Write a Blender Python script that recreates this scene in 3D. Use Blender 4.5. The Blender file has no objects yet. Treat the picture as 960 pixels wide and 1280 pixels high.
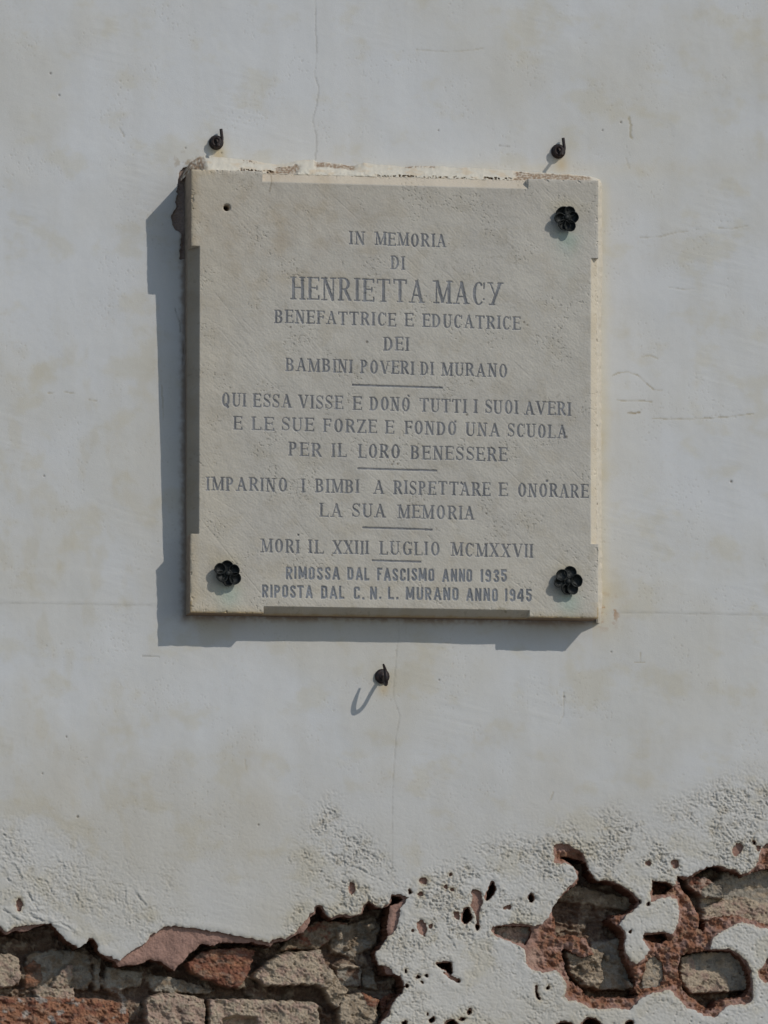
import bpy, bmesh, math
import numpy as np
from mathutils import Vector, Matrix, Quaternion

# ------------------------------------------------------------------ camera, sky, sun, exposure
scene = bpy.context.scene
FPX = 6000.0                       # focal length measured in widths/960
S = 0.0011                         # metres per photo pixel on the wall
TH = math.atan(690.0 / FPX)
PS = math.atan(FPX / (32000.0 * math.cos(TH)))
DIST = 6.6
EYE = 1.6
Fv = np.array([math.sin(PS) * math.cos(TH), math.cos(PS) * math.cos(TH), math.sin(TH)])
Rv = np.array([math.cos(PS), -math.sin(PS), 0.0])
Uv = np.cross(Rv, Fv)
P0 = np.array([0.0, 0.0, EYE + DIST * math.sin(TH)])
CAM = P0 - DIST * Fv

cam_data = bpy.data.cameras.new("camera")
cam = bpy.data.objects.new("camera", cam_data)
scene.collection.objects.link(cam)
cam_data.sensor_fit = 'HORIZONTAL'
cam_data.sensor_width = 36.0
cam_data.lens = 36.0 * FPX / 960.0
cam_data.clip_start = 0.1
cam_data.clip_end = 2000.0
cam.matrix_world = Matrix(((Rv[0], Uv[0], -Fv[0], CAM[0]),
                           (Rv[1], Uv[1], -Fv[1], CAM[1]),
                           (Rv[2], Uv[2], -Fv[2], CAM[2]),
                           (0, 0, 0, 1)))
scene.camera = cam

SUN = Vector((0.86, -1.0, 0.97)).normalized()      # towards the sun
SUN_EL = math.asin(SUN.z)
SUN_AZ = math.atan2(SUN.x, SUN.y)
world = bpy.data.worlds.new("World")
scene.world = world
world.use_nodes = True
wn = world.node_tree
wn.nodes.clear()
sky = wn.nodes.new("ShaderNodeTexSky")
sky.sky_type = 'NISHITA'
sky.sun_disc = False
sky.sun_elevation = SUN_EL
sky.sun_rotation = SUN_AZ
sky.air_density = 1.0
sky.dust_density = 0.4
sky.ozone_density = 1.0
bg = wn.nodes.new("ShaderNodeBackground")
bg.inputs[1].default_value = 0.102
wo = wn.nodes.new("ShaderNodeOutputWorld")
wn.links.new(sky.outputs[0], bg.inputs[0])
wn.links.new(bg.outputs[0], wo.inputs[0])
sd = bpy.data.lights.new("sun", 'SUN')
sd.energy = 2.0
sd.angle = math.radians(0.53)
sd.color = (1.0, 0.965, 0.90)
sun = bpy.data.objects.new("sun", sd)
scene.collection.objects.link(sun)
sun.rotation_euler = SUN.to_track_quat('Z', 'Y').to_euler()
sun.location = (4, -6, 8)
scene.view_settings.view_transform = 'Standard'
scene.view_settings.look = 'None'
scene.view_settings.exposure = -0.07
scene.view_settings.gamma = 1.0
scene.view_settings.use_curve_mapping = False

# ------------------------------------------------------------------ helpers
def W(u, v, d):
    """photo pixel (u, v) -> world point on the plane d pixels in front of the wall"""
    u = np.asarray(u, float); v = np.asarray(v, float)
    d = np.broadcast_to(np.asarray(d, float), np.broadcast(u, v).shape)
    u, v = np.broadcast_arrays(u, v)
    a = u - 480.0
    b = 640.0 - v
    rx = Fv[0] * FPX + Rv[0] * a + Uv[0] * b
    ry = Fv[1] * FPX + Rv[1] * a + Uv[1] * b
    rz = Fv[2] * FPX + Rv[2] * a + Uv[2] * b
    t = (-d * S - CAM[1]) / ry
    return np.stack([CAM[0] + rx * t, -d * S, CAM[2] + rz * t], -1)

def _hash(ix, iy, seed):
    h = (ix.astype(np.int64) * 374761393 + iy.astype(np.int64) * 668265263 + seed * 1442695041) & 0xFFFFFFFF
    h = ((h ^ (h >> 13)) * 1274126177) & 0xFFFFFFFF
    h = ((h ^ (h >> 16)) * 2246822519) & 0xFFFFFFFF
    return (h ^ (h >> 15)) & 0xFFFFFFFF

_rng = np.random.RandomState(7)
_PERM = _rng.permutation(256).astype(np.int32)
_PERM = np.concatenate([_PERM, _PERM])
_ANG = _rng.uniform(0, 2 * math.pi, 256)
_GX = np.cos(_ANG); _GY = np.sin(_ANG)
def perlin(x, y, seed=0):
    x, y = np.broadcast_arrays(x, y)
    x0 = np.floor(x); y0 = np.floor(y)
    fx = x - x0; fy = y - y0
    ix = (x0.astype(np.int32) + seed * 37) & 255; iy = (y0.astype(np.int32) + seed * 101) & 255
    k = (seed * 53) & 255
    ux = fx * fx * fx * (fx * (fx * 6 - 15) + 10)
    uy = fy * fy * fy * (fy * (fy * 6 - 15) + 10)
    pa = _PERM[_PERM[ix] + k]; pb = _PERM[_PERM[ix + 1] + k]
    iy1 = (iy + 1) & 255
    def g(p, jy, ax, ay):
        h = _PERM[p + jy]
        return _GX[h] * ax + _GY[h] * ay
    n00 = g(pa, iy, fx, fy); n10 = g(pb, iy, fx - 1, fy); n01 = g(pa, iy1, fx, fy - 1); n11 = g(pb, iy1, fx - 1, fy - 1)
    a = n00 + (n10 - n00) * ux
    b = n01 + (n11 - n01) * ux
    return (a + (b - a) * uy) * 1.5

def fbm(x, y, octaves=4, seed=0, gain=0.5):
    r = 0.0; amp = 1.0; tot = 0.0
    for k in range(octaves):
        r = r + amp * perlin(x * 2 ** k + 17.3 * k, y * 2 ** k - 9.1 * k, seed + k * 7)
        tot += amp; amp *= gain
    return r / tot * 1.3

def worley(x, y, seed=0, jit=0.9):
    """distance to the nearest feature point"""
    ix = np.floor(x).astype(np.int64); iy = np.floor(y).astype(np.int64)
    best = np.full(np.shape(x), 9.0)
    for dx in (-1, 0, 1):
        for dy in (-1, 0, 1):
            hx = _hash(ix + dx, iy + dy, seed) / 4294967296.0
            hy = _hash(ix + dx, iy + dy, seed + 91) / 4294967296.0
            px = ix + dx + 0.5 + (hx - 0.5) * jit
            py = iy + dy + 0.5 + (hy - 0.5) * jit
            best = np.minimum(best, (x - px) ** 2 + (y - py) ** 2)
    return np.sqrt(best)

def sstep(a, b, x):
    t = np.clip((x - a) / (b - a), 0, 1)
    return t * t * (3 - 2 * t)

def poly_sdf(poly, us, vs, out=None, band=14.0):
    """signed distance (negative inside) of a polygon on the tensor grid us x vs, clamped to +-band"""
    P = np.asarray(poly, float)
    D = np.full((len(vs), len(us)), band)
    i0, i1 = np.searchsorted(us, [P[:, 0].min() - band, P[:, 0].max() + band])
    j0, j1 = np.searchsorted(vs, [P[:, 1].min() - band, P[:, 1].max() + band])
    if i1 <= i0 or j1 <= j0:
        return D
    X, Y = np.meshgrid(us[i0:i1], vs[j0:j1])
    d2 = np.full(X.shape, 1e9)
    ins = np.zeros(X.shape, bool)
    n = len(P)
    for k in range(n):
        ax, ay = P[k]; bx, by = P[(k + 1) % n]
        ex, ey = bx - ax, by - ay
        L = ex * ex + ey * ey + 1e-9
        t = np.clip(((X - ax) * ex + (Y - ay) * ey) / L, 0, 1)
        d2 = np.minimum(d2, (X - ax - t * ex) ** 2 + (Y - ay - t * ey) ** 2)
        if ay != by:
            c = (ay > Y) != (by > Y)
            ins ^= c & (X < ex * (Y - ay) / (by - ay) + ax)
    d = np.sqrt(d2)
    d[ins] *= -1
    D[j0:j1, i0:i1] = np.clip(d, -band, band)
    return D

def line_dist(pts, us, vs, band=10.0):
    """distance to an open polyline on the grid, clamped"""
    P = np.asarray(pts, float)
    D = np.full((len(vs), len(us)), band)
    i0, i1 = np.searchsorted(us, [P[:, 0].min() - band, P[:, 0].max() + band])
    j0, j1 = np.searchsorted(vs, [P[:, 1].min() - band, P[:, 1].max() + band])
    if i1 <= i0 or j1 <= j0:
        return D
    X, Y = np.meshgrid(us[i0:i1], vs[j0:j1])
    d2 = np.full(X.shape, band * band)
    for k in range(len(P) - 1):
        ax, ay = P[k]; bx, by = P[k + 1]
        ex, ey = bx - ax, by - ay
        t = np.clip(((X - ax) * ex + (Y - ay) * ey) / (ex * ex + ey * ey + 1e-9), 0, 1)
        d2 = np.minimum(d2, (X - ax - t * ex) ** 2 + (Y - ay - t * ey) ** 2)
    D[j0:j1, i0:i1] = np.sqrt(d2)
    return D

def cut_sheet(P, C, s=None, rim=None, rimcol=None):
    """the part of grid P (ny,nx,3) where s > 0, cut along the s = 0 contour; a rim goes back by `rim` metres.
    returns verts, colours, list of polygons (quads array, other polygons list), smooth flags"""
    ny, nx = P.shape[:2]
    idx = np.arange(ny * nx).reshape(ny, nx)
    V = P.reshape(-1, 3); K = C.reshape(-1, 3)
    quads = np.stack([idx[:-1, :-1], idx[1:, :-1], idx[1:, 1:], idx[:-1, 1:]], -1).reshape(-1, 4)
    if s is None:
        return V, K, quads, [], []
    f = s.reshape(-1)
    ins = f > 0
    cnt = ins[quads].sum(1)
    full = quads[cnt == 4]
    mixed = quads[(cnt > 0) & (cnt < 4)]
    ev = {}; nv = []; nc = []; polys = []; segs = []
    base = len(V)
    def cross(a, b):
        k = (a, b) if a < b else (b, a)
        r = ev.get(k)
        if r is None:
            t = f[a] / (f[a] - f[b])
            t = min(max(t, 0.02), 0.98)
            nv.append(V[a] + (V[b] - V[a]) * t)
            nc.append(K[a] + (K[b] - K[a]) * t)
            r = base + len(nv) - 1
            ev[k] = r
        return r
    for q in mixed.tolist():
        pl = []; kind = []
        for i in range(4):
            a = q[i]; b = q[(i + 1) % 4]
            if ins[a]:
                pl.append(a); kind.append(0)
            if ins[a] != ins[b]:
                pl.append(cross(a, b)); kind.append(1 if ins[a] else 2)
        if len(pl) >= 3:
            polys.append(pl)
        m = len(pl)
        for i in range(m):
            if kind[i] == 1 and kind[(i + 1) % m] == 2:
                segs.append((pl[i], pl[(i + 1) % m]))
    V2 = np.concatenate([V, np.array(nv).reshape(-1, 3)]); K2 = np.concatenate([K, np.array(nc).reshape(-1, 3)])
    rims = []
    if rim is not None and segs:
        bk = {}; bv = []; bc = []
        base2 = len(V2)
        lv = (0.0, 0.22, 0.55, 1.0)
        for a, b in segs:
            for k in (a, b):
                if k not in bk:
                    p0 = V2[k]; ids = []
                    for q in lv:
                        p = p0.copy()
                        n1 = math.sin(p0[0] * 2300 + q * 9) * math.cos(p0[2] * 2100 - q * 7) + 0.6 * math.sin(p0[0] * 900 + p0[2] * 1300 + q * 5)
                        p[1] += rim * q
                        if q > 0:
                            p[2] += 0.0022 * n1 * min(1, rim / 0.03); p[0] += 0.0016 * n1 * min(1, rim / 0.03)
                        ids.append(base2 + len(bv)); bv.append(p)
                        bc.append((rimcol if rimcol is not None else K2[k]) * (1 + 0.25 * n1))
                    bk[k] = ids
            for i in range(len(lv) - 1):
                rims.append((bk[a][i], bk[a][i + 1], bk[b][i + 1], bk[b][i]))
        V2 = np.concatenate([V2, np.array(bv)]); K2 = np.concatenate([K2, np.array(bc)])
    return V2, K2, full, polys, rims

def build(name, parts, mat, parent=None, smooth=True):
    """parts: list of (verts, colours, quads, polys, rims) -> ONE mesh object"""
    VV = []; KK = []; QQ = []; PP = []; RR = []
    off = 0
    for V, K, Q, P, R in parts:
        used = np.zeros(len(V), bool)
        if len(Q): used[np.asarray(Q).reshape(-1)] = True
        for p in P: used[p] = True
        for p in R: used[list(p)] = True
        mp = np.cumsum(used) - 1
        VV.append(V[used]); KK.append(K[used])
        if len(Q): QQ.append(mp[np.asarray(Q)] + off)
        PP += [[int(mp[i]) + off for i in p] for p in P]
        RR += [[int(mp[i]) + off for i in p] for p in R]
        off += int(used.sum())
    VV = np.concatenate(VV); KK = np.concatenate(KK)
    Q = np.concatenate(QQ) if QQ else np.zeros((0, 4), int)
    others = PP + RR
    lo = np.concatenate([Q.reshape(-1)] + ([np.concatenate([np.array(p) for p in others])] if others else []))
    ls = [4] * 0
    starts = np.concatenate([np.arange(len(Q)) * 4, (len(Q) * 4 + np.concatenate([[0], np.cumsum([len(p) for p in others])[:-1]])) if others else []]).astype(np.int32)
    me = bpy.data.meshes.new(name)
    me.vertices.add(len(VV)); me.vertices.foreach_set("co", VV.astype(np.float32).reshape(-1))
    me.loops.add(len(lo)); me.loops.foreach_set("vertex_index", lo.astype(np.int32))
    me.polygons.add(len(starts)); me.polygons.foreach_set("loop_start", starts)
    sm = np.ones(len(starts), bool) if smooth else np.zeros(len(starts), bool)
    me.polygons.foreach_set("use_smooth", sm)
    me.update(calc_edges=True)
    ca = me.color_attributes.new("Col", 'FLOAT_COLOR', 'POINT')
    rgba = np.ones((len(VV), 4), np.float32); rgba[:, :3] = np.clip(KK, 0.003, 0.95)
    ca.data.foreach_set("color", rgba.reshape(-1))
    me.materials.append(mat)
    o = bpy.data.objects.new(name, me)
    scene.collection.objects.link(o)
    if parent: o.parent = parent
    return o

def bm_obj(name, bm, mat, parent=None, smooth=True):
    me = bpy.data.meshes.new(name)
    bmesh.ops.recalc_face_normals(bm, faces=bm.faces)
    bm.to_mesh(me); bm.free()
    for p in me.polygons: p.use_smooth = smooth
    me.materials.append(mat)
    o = bpy.data.objects.new(name, me)
    scene.collection.objects.link(o)
    if parent: o.parent = parent
    return o

def empty(name, loc):
    o = bpy.data.objects.new(name, None)
    scene.collection.objects.link(o)
    o.location = loc
    o.empty_display_size = 0.05
    return o

def tag(o, label, cat, group=None, kind=None):
    o["label"] = label; o["category"] = cat
    if group: o["group"] = group
    if kind: o["kind"] = kind

# ------------------------------------------------------------------ materials
def nodes_of(name):
    m = bpy.data.materials.new(name); m.use_nodes = True
    nt = m.node_tree
    return m, nt, nt.nodes["Principled BSDF"]

def tex_noise(nt, scale, detail=4.0, rough=0.6, vec=None):
    n = nt.nodes.new("ShaderNodeTexNoise")
    n.inputs["Scale"].default_value = scale
    n.inputs["Detail"].default_value = detail
    n.inputs["Roughness"].default_value = rough
    if vec: nt.links.new(vec, n.inputs["Vector"])
    return n

def painted(name, rough, fine_scale, fine_amp, bump, bump_scale, big_scale=3.0, big_amp=0.06, bump_dist=0.001, spec=0.3):
    """albedo from the vertex colours, broken up by two noises; fine relief as bump"""
    m, nt, b = nodes_of(name)
    tc = nt.nodes.new("ShaderNodeTexCoord")
    vec = tc.outputs["Object"]
    col = nt.nodes.new("ShaderNodeVertexColor"); col.layer_name = "Col"
    def ramp(src, amp):
        mr = nt.nodes.new("ShaderNodeMapRange")
        mr.inputs[1].default_value = 0.25; mr.inputs[2].default_value = 0.75
        mr.inputs[3].default_value = 1 - amp; mr.inputs[4].default_value = 1 + amp
        nt.links.new(src, mr.inputs[0]); return mr.outputs[0]
    n1 = tex_noise(nt, fine_scale, 5, 0.65, vec)
    n2 = tex_noise(nt, big_scale, 5, 0.6, vec)
    mu = nt.nodes.new("ShaderNodeMath"); mu.operation = 'MULTIPLY'
    nt.links.new(ramp(n1.outputs[0], fine_amp), mu.inputs[0]); nt.links.new(ramp(n2.outputs[0], big_amp), mu.inputs[1])
    vm = nt.nodes.new("ShaderNodeVectorMath"); vm.operation = 'SCALE'
    nt.links.new(col.outputs[0], vm.inputs[0]); nt.links.new(mu.outputs[0], vm.inputs["Scale"])
    nt.links.new(vm.outputs[0], b.inputs["Base Color"])
    b.inputs["Roughness"].default_value = rough
    b.inputs["Specular IOR Level"].default_value = spec
    n3 = tex_noise(nt, bump_scale, 6, 0.7, vec)
    bp = nt.nodes.new("ShaderNodeBump")
    bp.inputs["Strength"].default_value = bump
    bp.inputs["Distance"].default_value = bump_dist
    nt.links.new(n3.outputs[0], bp.inputs["Height"])
    nt.links.new(bp.outputs[0], b.inputs["Normal"])
    return m

M_PLASTER = painted("white_lime_plaster", 0.92, 420, 0.035, 0.35, 700, 5.0, 0.03, 0.0006, 0.2)
M_UNDER = painted("red_mortar_undercoat", 0.95, 500, 0.22, 0.8, 450, 30, 0.12, 0.0015, 0.15)
M_BRICK = painted("weathered_brick", 0.95, 380, 0.25, 0.9, 330, 60, 0.15, 0.002, 0.15)
M_STONE = painted("istrian_stone", 0.75, 500, 0.06, 0.35, 420, 12, 0.05, 0.0006, 0.3)
M_LETTER = painted("grey_letter_paint", 0.8, 700, 0.18, 0.2, 500, 60, 0.15, 0.0005, 0.25)

def metal(name, col, rough, spotcol):
    m, nt, b = nodes_of(name)
    tc = nt.nodes.new("ShaderNodeTexCoord")
    n = tex_noise(nt, 380, 5, 0.65, tc.outputs["Object"])
    r = nt.nodes.new("ShaderNodeValToRGB")
    r.color_ramp.elements[0].position = 0.42; r.color_ramp.elements[0].color = (*col, 1)
    r.color_ramp.elements[1].position = 0.72; r.color_ramp.elements[1].color = (*spotcol, 1)
    nt.links.new(n.outputs[0], r.inputs[0]); nt.links.new(r.outputs[0], b.inputs["Base Color"])
    b.inputs["Roughness"].default_value = rough
    b.inputs["Metallic"].default_value = 0.25
    bp = nt.nodes.new("ShaderNodeBump"); bp.inputs["Strength"].default_value = 0.5; bp.inputs["Distance"].default_value = 0.0006
    nt.links.new(n.outputs[0], bp.inputs["Height"]); nt.links.new(bp.outputs[0], b.inputs["Normal"])
    return m
M_BRONZE = metal("blackened_bronze", (0.008, 0.009, 0.008), 0.58, (0.022, 0.025, 0.021))
M_IRON = metal("rusty_black_iron", (0.012, 0.009, 0.010), 0.55, (0.05, 0.024, 0.014))

# ------------------------------------------------------------------ traced outlines (photo pixels)
WHITE_LEFT = [(-340, 1150), (-260, 1172), (-190, 1160), (-120, 1185), (-60, 1168), (-20, 1150),
    (0, 1157), (8, 1165), (13, 1162), (17, 1159), (27, 1157), (50, 1155), (63, 1153.5), (73, 1164), (88, 1179), (100, 1184.5), (108, 1179), (112, 1173),
    (116, 1172), (121, 1178), (125, 1191), (131, 1194), (140, 1196), (150, 1201), (160, 1192), (166, 1187), (183, 1178), (187, 1170),
    (207, 1158), (217, 1157.5), (240, 1160), (262, 1163), (285, 1167), (312, 1172.5), (337, 1178), (341, 1174), (350, 1172.5), (357, 1173),
    (370, 1166), (376, 1157), (387, 1144), (392, 1140), (393, 1134), (398, 1131), (404, 1133), (408, 1142), (415, 1147), (424, 1143), (432, 1143), (440, 1145),
    (452, 1141), (455, 1131), (461, 1126), (467, 1130), (474, 1134), (478, 1135), (481, 1131), (487, 1129), (488, 1122), (490, 1118), (502, 1118), (511, 1122), (508, 1127),
    (501, 1136), (500, 1145), (498, 1155), (495, 1162), (490, 1168), (485, 1171), (480, 1180), (470, 1192), (471, 1199), (475, 1206), (483, 1207),
    (490, 1211), (492, 1217), (501, 1220), (504, 1226), (506, 1233), (505, 1241), (495, 1249), (490, 1258), (488, 1268), (478, 1277),
    (470, 1296), (480, 1320), (462, 1350), (430, 1366), (380, 1352), (310, 1372), (240, 1360), (150, 1384), (60, 1366), (-40, 1380), (-160, 1362), (-260, 1376), (-340, 1350)]
WHITE_RIGHT = [(692, 1056), (700, 1054), (713, 1056), (720, 1061), (730, 1066), (734, 1078), (740, 1093), (748, 1101), (761, 1100), (769, 1102), (778, 1107),
    (792, 1116), (801, 1126), (797, 1135), (785, 1143), (775, 1156), (782, 1165), (784, 1173), (781, 1181), (784, 1193), (789, 1202), (795, 1205),
    (803, 1200), (812.5, 1188), (809, 1182), (803, 1173), (803, 1169), (808, 1166), (825, 1164), (835, 1166), (841, 1168), (845, 1160), (849, 1150),
    (849, 1140), (846, 1124), (838, 1121), (828, 1122), (820, 1125.5), (814, 1127), (813.5, 1113), (816, 1101), (827, 1102), (835, 1101), (842, 1107), (845, 1105),
    (847, 1095), (860, 1096), (870, 1090), (884, 1083), (897, 1081.5), (910, 1085), (920, 1087), (927, 1092.5), (935, 1091), (946, 1081), (950, 1068), (953, 1058), (960, 1055),
    (985, 1050), (1030, 1062), (1045, 1095), (1030, 1140), (1000, 1162), (975, 1166),
    (960, 1160), (950, 1160), (940, 1155), (928, 1152.5), (910, 1160), (898, 1167), (890, 1177), (888.5, 1186), (900, 1186.5),
    (913, 1186), (925, 1193), (935, 1203), (940, 1215), (942, 1235), (941.5, 1251), (932, 1257), (920, 1255), (910, 1257), (902, 1265), (893, 1272.5), (880, 1269), (870, 1263),
    (859, 1260), (852, 1252), (845, 1245), (838, 1236), (828, 1240), (815, 1242), (803, 1247), (795, 1256), (788, 1262), (770, 1260), (757, 1262), (740, 1261), (728, 1255), (720, 1250),
    (711, 1251), (706, 1246), (709, 1232), (704, 1222), (696, 1213), (680, 1215.5), (665, 1212), (658, 1205), (657, 1192), (655, 1186), (645, 1180),
    (635, 1176), (620, 1170), (614, 1164), (616, 1158), (627, 1156), (642, 1154), (660, 1156), (670, 1157), (678, 1155), (687, 1145), (692, 1132), (701, 1121), (712.5, 1106), (718, 1103),
    (722, 1098), (721, 1090), (716, 1082), (710, 1079), (703, 1080), (693, 1078)]
RIGHT_EDGE_HOLE = [(960, 1197), (955, 1207), (947, 1214), (949, 1222), (957, 1229), (966, 1226), (975, 1212), (970, 1198)]
def ell(cx, cy, rx, ry, n=12, rot=0.0):
    return [(cx + rx * math.cos(a) * math.cos(rot) - ry * math.sin(a) * math.sin(rot),
             cy + rx * math.cos(a) * math.sin(rot) + ry * math.sin(a) * math.cos(rot)) for a in np.linspace(0, 2 * math.pi, n, endpoint=False)]
HOLES_DEEP = [      # pierce the plaster and the undercoat
    [(605, 1125), (610, 1111), (614, 1102), (617, 1102), (620, 1108), (618, 1117), (611, 1126)],
    [(577, 1147), (579, 1138), (585, 1133), (588, 1136), (592, 1146), (586, 1153), (579, 1155)],
    [(660, 1121), (664, 1115), (668, 1119), (667, 1127), (662, 1128)],
    [(543, 1205), (553, 1202), (566, 1202), (566, 1220), (555, 1212)],
    [(584, 1264), (588, 1259), (590, 1265), (586, 1269)], [(557, 1277), (565, 1273.5), (572, 1278), (573, 1286), (556, 1287)],
    [(535, 1275), (542, 1270), (544, 1274), (540, 1279)], [(502, 1278), (507, 1274.5), (510, 1280), (505, 1284)],
    [(669, 1232), (672, 1232), (673, 1241), (677, 1249), (674, 1251), (670, 1243)], [(682, 1236), (687, 1231.5), (686, 1238)],
    ell(597, 1159, 2.6, 4), [(695, 1280), (703, 1276), (716, 1278), (718, 1290), (695, 1290)],
    [(726, 1279), (735, 1271), (745, 1273), (753, 1281), (748, 1292), (728, 1292)], [(781, 1279), (788, 1274), (793, 1278), (790, 1286), (782, 1287)],
    ell(513, 1114, 2.2, 2.6), ell(507.5, 1214, 1.4, 2.2), ell(523.5, 1221, 2.4, 1.6), ell(533.5, 1219, 1.5, 2.2), ell(535, 1268, 1.2, 1.6), ell(578, 1273.5, 2.6, 2), ell(574, 1226, 1.6, 2),
    ell(943, 1053, 2.0, 2.2), ell(788, 1165, 1.3, 1.6), ell(811, 1130, 1.4, 2.2), ell(800, 1126.5, 1.6, 2.4), ell(803, 1236, 1.2, 1.2), ell(509, 1232, 1.3, 1.8), ell(528, 1228, 1.3, 1.3)]
HOLES_SHALLOW = [   # only the white skin is gone, red undercoat shows
    [(521, 1155), (526, 1150), (531, 1153), (534, 1163), (531, 1171), (527, 1167), (522, 1162)],
    ell(530, 1101, 4.5, 4), [(629, 1134), (638, 1130), (639, 1135), (631, 1137)], [(588, 1112), (602, 1112), (603, 1130), (599, 1140), (600, 1162), (596, 1163), (596, 1142), (588, 1134), (592, 1124)],
    [(566, 1140), (574, 1139), (575, 1150), (570, 1148)], [(553, 1214), (566, 1220), (575, 1226), (573, 1229), (560, 1222)],
    [(437, 1103), (444, 1104), (444, 1115), (439, 1120), (436, 1112)], [(20, 1127), (24, 1121), (29, 1130), (27, 1138), (22, 1139)],
    [(915, 1062), (924, 1053), (929, 1056), (927, 1065), (919, 1071)], [(946, 1058), (953, 1057), (948, 1066)], ell(811, 1079, 3.4, 3), [(839, 1077), (844, 1074), (849, 1077), (848, 1085), (842, 1084)],
    ell(557.5, 1108.5, 2.3, 2.4), ell(566, 1112, 1.8, 1.8), ell(563.5, 1093, 1.6, 1.6), ell(526, 1117, 2.8, 2.8), ell(538.5, 1157.5, 2.2, 2.2), ell(516, 1162.5, 1.6, 1.6)]
def chaikin(p, n=2):
    P = np.asarray(p, float)
    for _ in range(n):
        Q = np.roll(P, -1, 0)
        P = np.stack([0.78 * P + 0.22 * Q, 0.22 * P + 0.78 * Q], 1).reshape(-1, 2)
    return [tuple(q) for q in P]
def swell(p, e):
    P = np.asarray(p, float); c = P.mean(0); d = P - c
    return [tuple(q) for q in c + d * (1 + e / np.maximum(np.hypot(d[:, 0], d[:, 1]), 1e-6))[:, None]]
HOLES_DEEP = [swell(chaikin(p), 0.9) for p in HOLES_DEEP]
HOLES_SHALLOW = [swell(chaikin(p), 0.6) for p in HOLES_SHALLOW]
TL_DAMAGE = [(224, 216), (230, 209), (240, 207), (240, 222), (236, 324), (225, 324), (226, 305), (227, 293), (217, 284), (214, 274), (215, 264), (219, 262), (221, 240)]

DEEP_LEFT = [(-340, 1166), (-190, 1172), (-60, 1178), (0, 1162), (8, 1169), (13, 1165), (18, 1163.5), (30, 1165), (45, 1159), (55, 1155.5), (62, 1154), (70, 1161), (80, 1173), (97, 1185), (105, 1181), (113, 1174),
    (118, 1175), (122, 1183), (130, 1195), (143, 1202), (148, 1209), (160, 1206), (170, 1206), (188, 1199), (203, 1203), (218, 1213), (228, 1203), (240, 1190), (253, 1179),
    (264, 1181.5), (278, 1178), (300, 1179), (315, 1178), (338, 1183), (343, 1178), (357, 1176), (372, 1168), (382, 1164), (386, 1154), (388, 1147), (394, 1142), (396, 1134), (400, 1133),
    (406, 1143), (415, 1149), (427, 1145), (440, 1147), (453, 1142), (457, 1131), (462, 1128), (472, 1135), (482, 1134), (489, 1129), (490, 1121), (500, 1120), (504, 1124), (498, 1129), (488, 1133),
    (485, 1148), (484, 1162), (486, 1169), (480, 1180), (472, 1192), (474, 1200), (480, 1208), (482, 1216), (489, 1219), (494, 1218), (501, 1221), (505, 1233), (504, 1241), (494, 1249), (489, 1258),
    (486, 1268), (477, 1277), (470, 1296), (478, 1320), (460, 1348), (430, 1362), (380, 1350), (310, 1368), (240, 1356), (150, 1380), (60, 1362), (-40, 1376), (-160, 1358), (-260, 1372), (-340, 1346)]
DEEP_R1 = [(693, 1127), (702, 1122), (714, 1110), (724, 1104), (723, 1090), (715, 1080), (702, 1074), (701, 1071), (712, 1071), (727, 1075), (736, 1081), (741, 1094), (748, 1102),
    (762, 1102), (778, 1109), (790, 1117), (798, 1128), (791, 1139), (782, 1144), (770, 1145), (764, 1150), (772, 1157), (781, 1166), (781, 1190), (784, 1202), (790, 1212), (796, 1226), (794, 1236), (799, 1243),
    (794, 1248), (740, 1248), (733, 1244), (727, 1236), (714, 1227), (707, 1210), (703, 1190), (706, 1184), (716, 1190), (729, 1196), (744, 1193), (738, 1183), (734, 1173), (718, 1169.5),
    (704, 1173), (697, 1171), (695, 1152), (690, 1139)]
DEEP_R = [
    [(618, 1158), (640, 1157), (664, 1159), (664, 1172), (657, 1181), (645, 1178), (630, 1172), (619, 1167)],
    [(817, 1101), (835, 1103), (842, 1109), (832, 1118), (817, 1119)],
    [(848, 1096), (858, 1100), (870, 1094), (884, 1085), (897, 1083), (910, 1087), (920, 1090), (930, 1095), (938, 1092), (950, 1087), (962, 1086), (1020, 1080), (1035, 1100), (1020, 1135), (990, 1158), (962, 1157),
     (940, 1149), (922, 1144), (896, 1147), (884, 1154), (880, 1166), (874, 1160), (876, 1146), (868, 1132), (862, 1120), (852, 1110)],
    [(852, 1196), (860, 1192), (885, 1188), (911, 1188), (924, 1195), (934, 1207), (939, 1225), (938, 1240), (930, 1247), (914, 1249), (905, 1250), (897, 1256), (890, 1264), (880, 1258), (867, 1248), (857, 1240), (850, 1225), (849, 1210)],
    [(812, 1197), (821, 1195), (830, 1203), (831, 1222), (828, 1232), (815, 1235), (801, 1237), (799, 1231), (806, 1218), (809, 1206)],
    [(805, 1169), (832, 1167), (836, 1174), (828, 1180), (816, 1178), (807, 1174)]]

# ------------------------------------------------------------------ the wall: plaster skin
def spread(a, b, step0, grow):
    r = []; x = a; st = step0
    sgn = 1 if b > a else -1
    while (b - x) * sgn > 0:
        st *= grow; x += sgn * st; r.append(x)
    return r
us = np.array(sorted(spread(-40, -1500, 1.0, 1.06) + list(np.arange(-40, 1000.5, 1.0)) + spread(1000, 2600, 1.0, 1.06)))
vs = np.array(sorted(spread(-30, -1700, 1.2, 1.06) + list(np.arange(-30, 990, 1.2)) + list(np.arange(990, 1300.5, 1.0)) + spread(1300, 2770, 1.0, 1.03)))
X, Y = np.meshgrid(us, vs)
big = fbm(X / 230, Y / 230, 4, 3)
med = fbm(X / 60, Y / 60, 4, 11)
sm = fbm(X / 9.0, Y / 9.0, 3, 23)
fine = fbm(X / 3.5, Y / 3.5, 2, 29)
streak = fbm(X / 26, Y / 170, 4, 37)
inframe = ((X > -45) & (X < 1005) & (Y > -35) & (Y < 1400)).astype(float)

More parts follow.
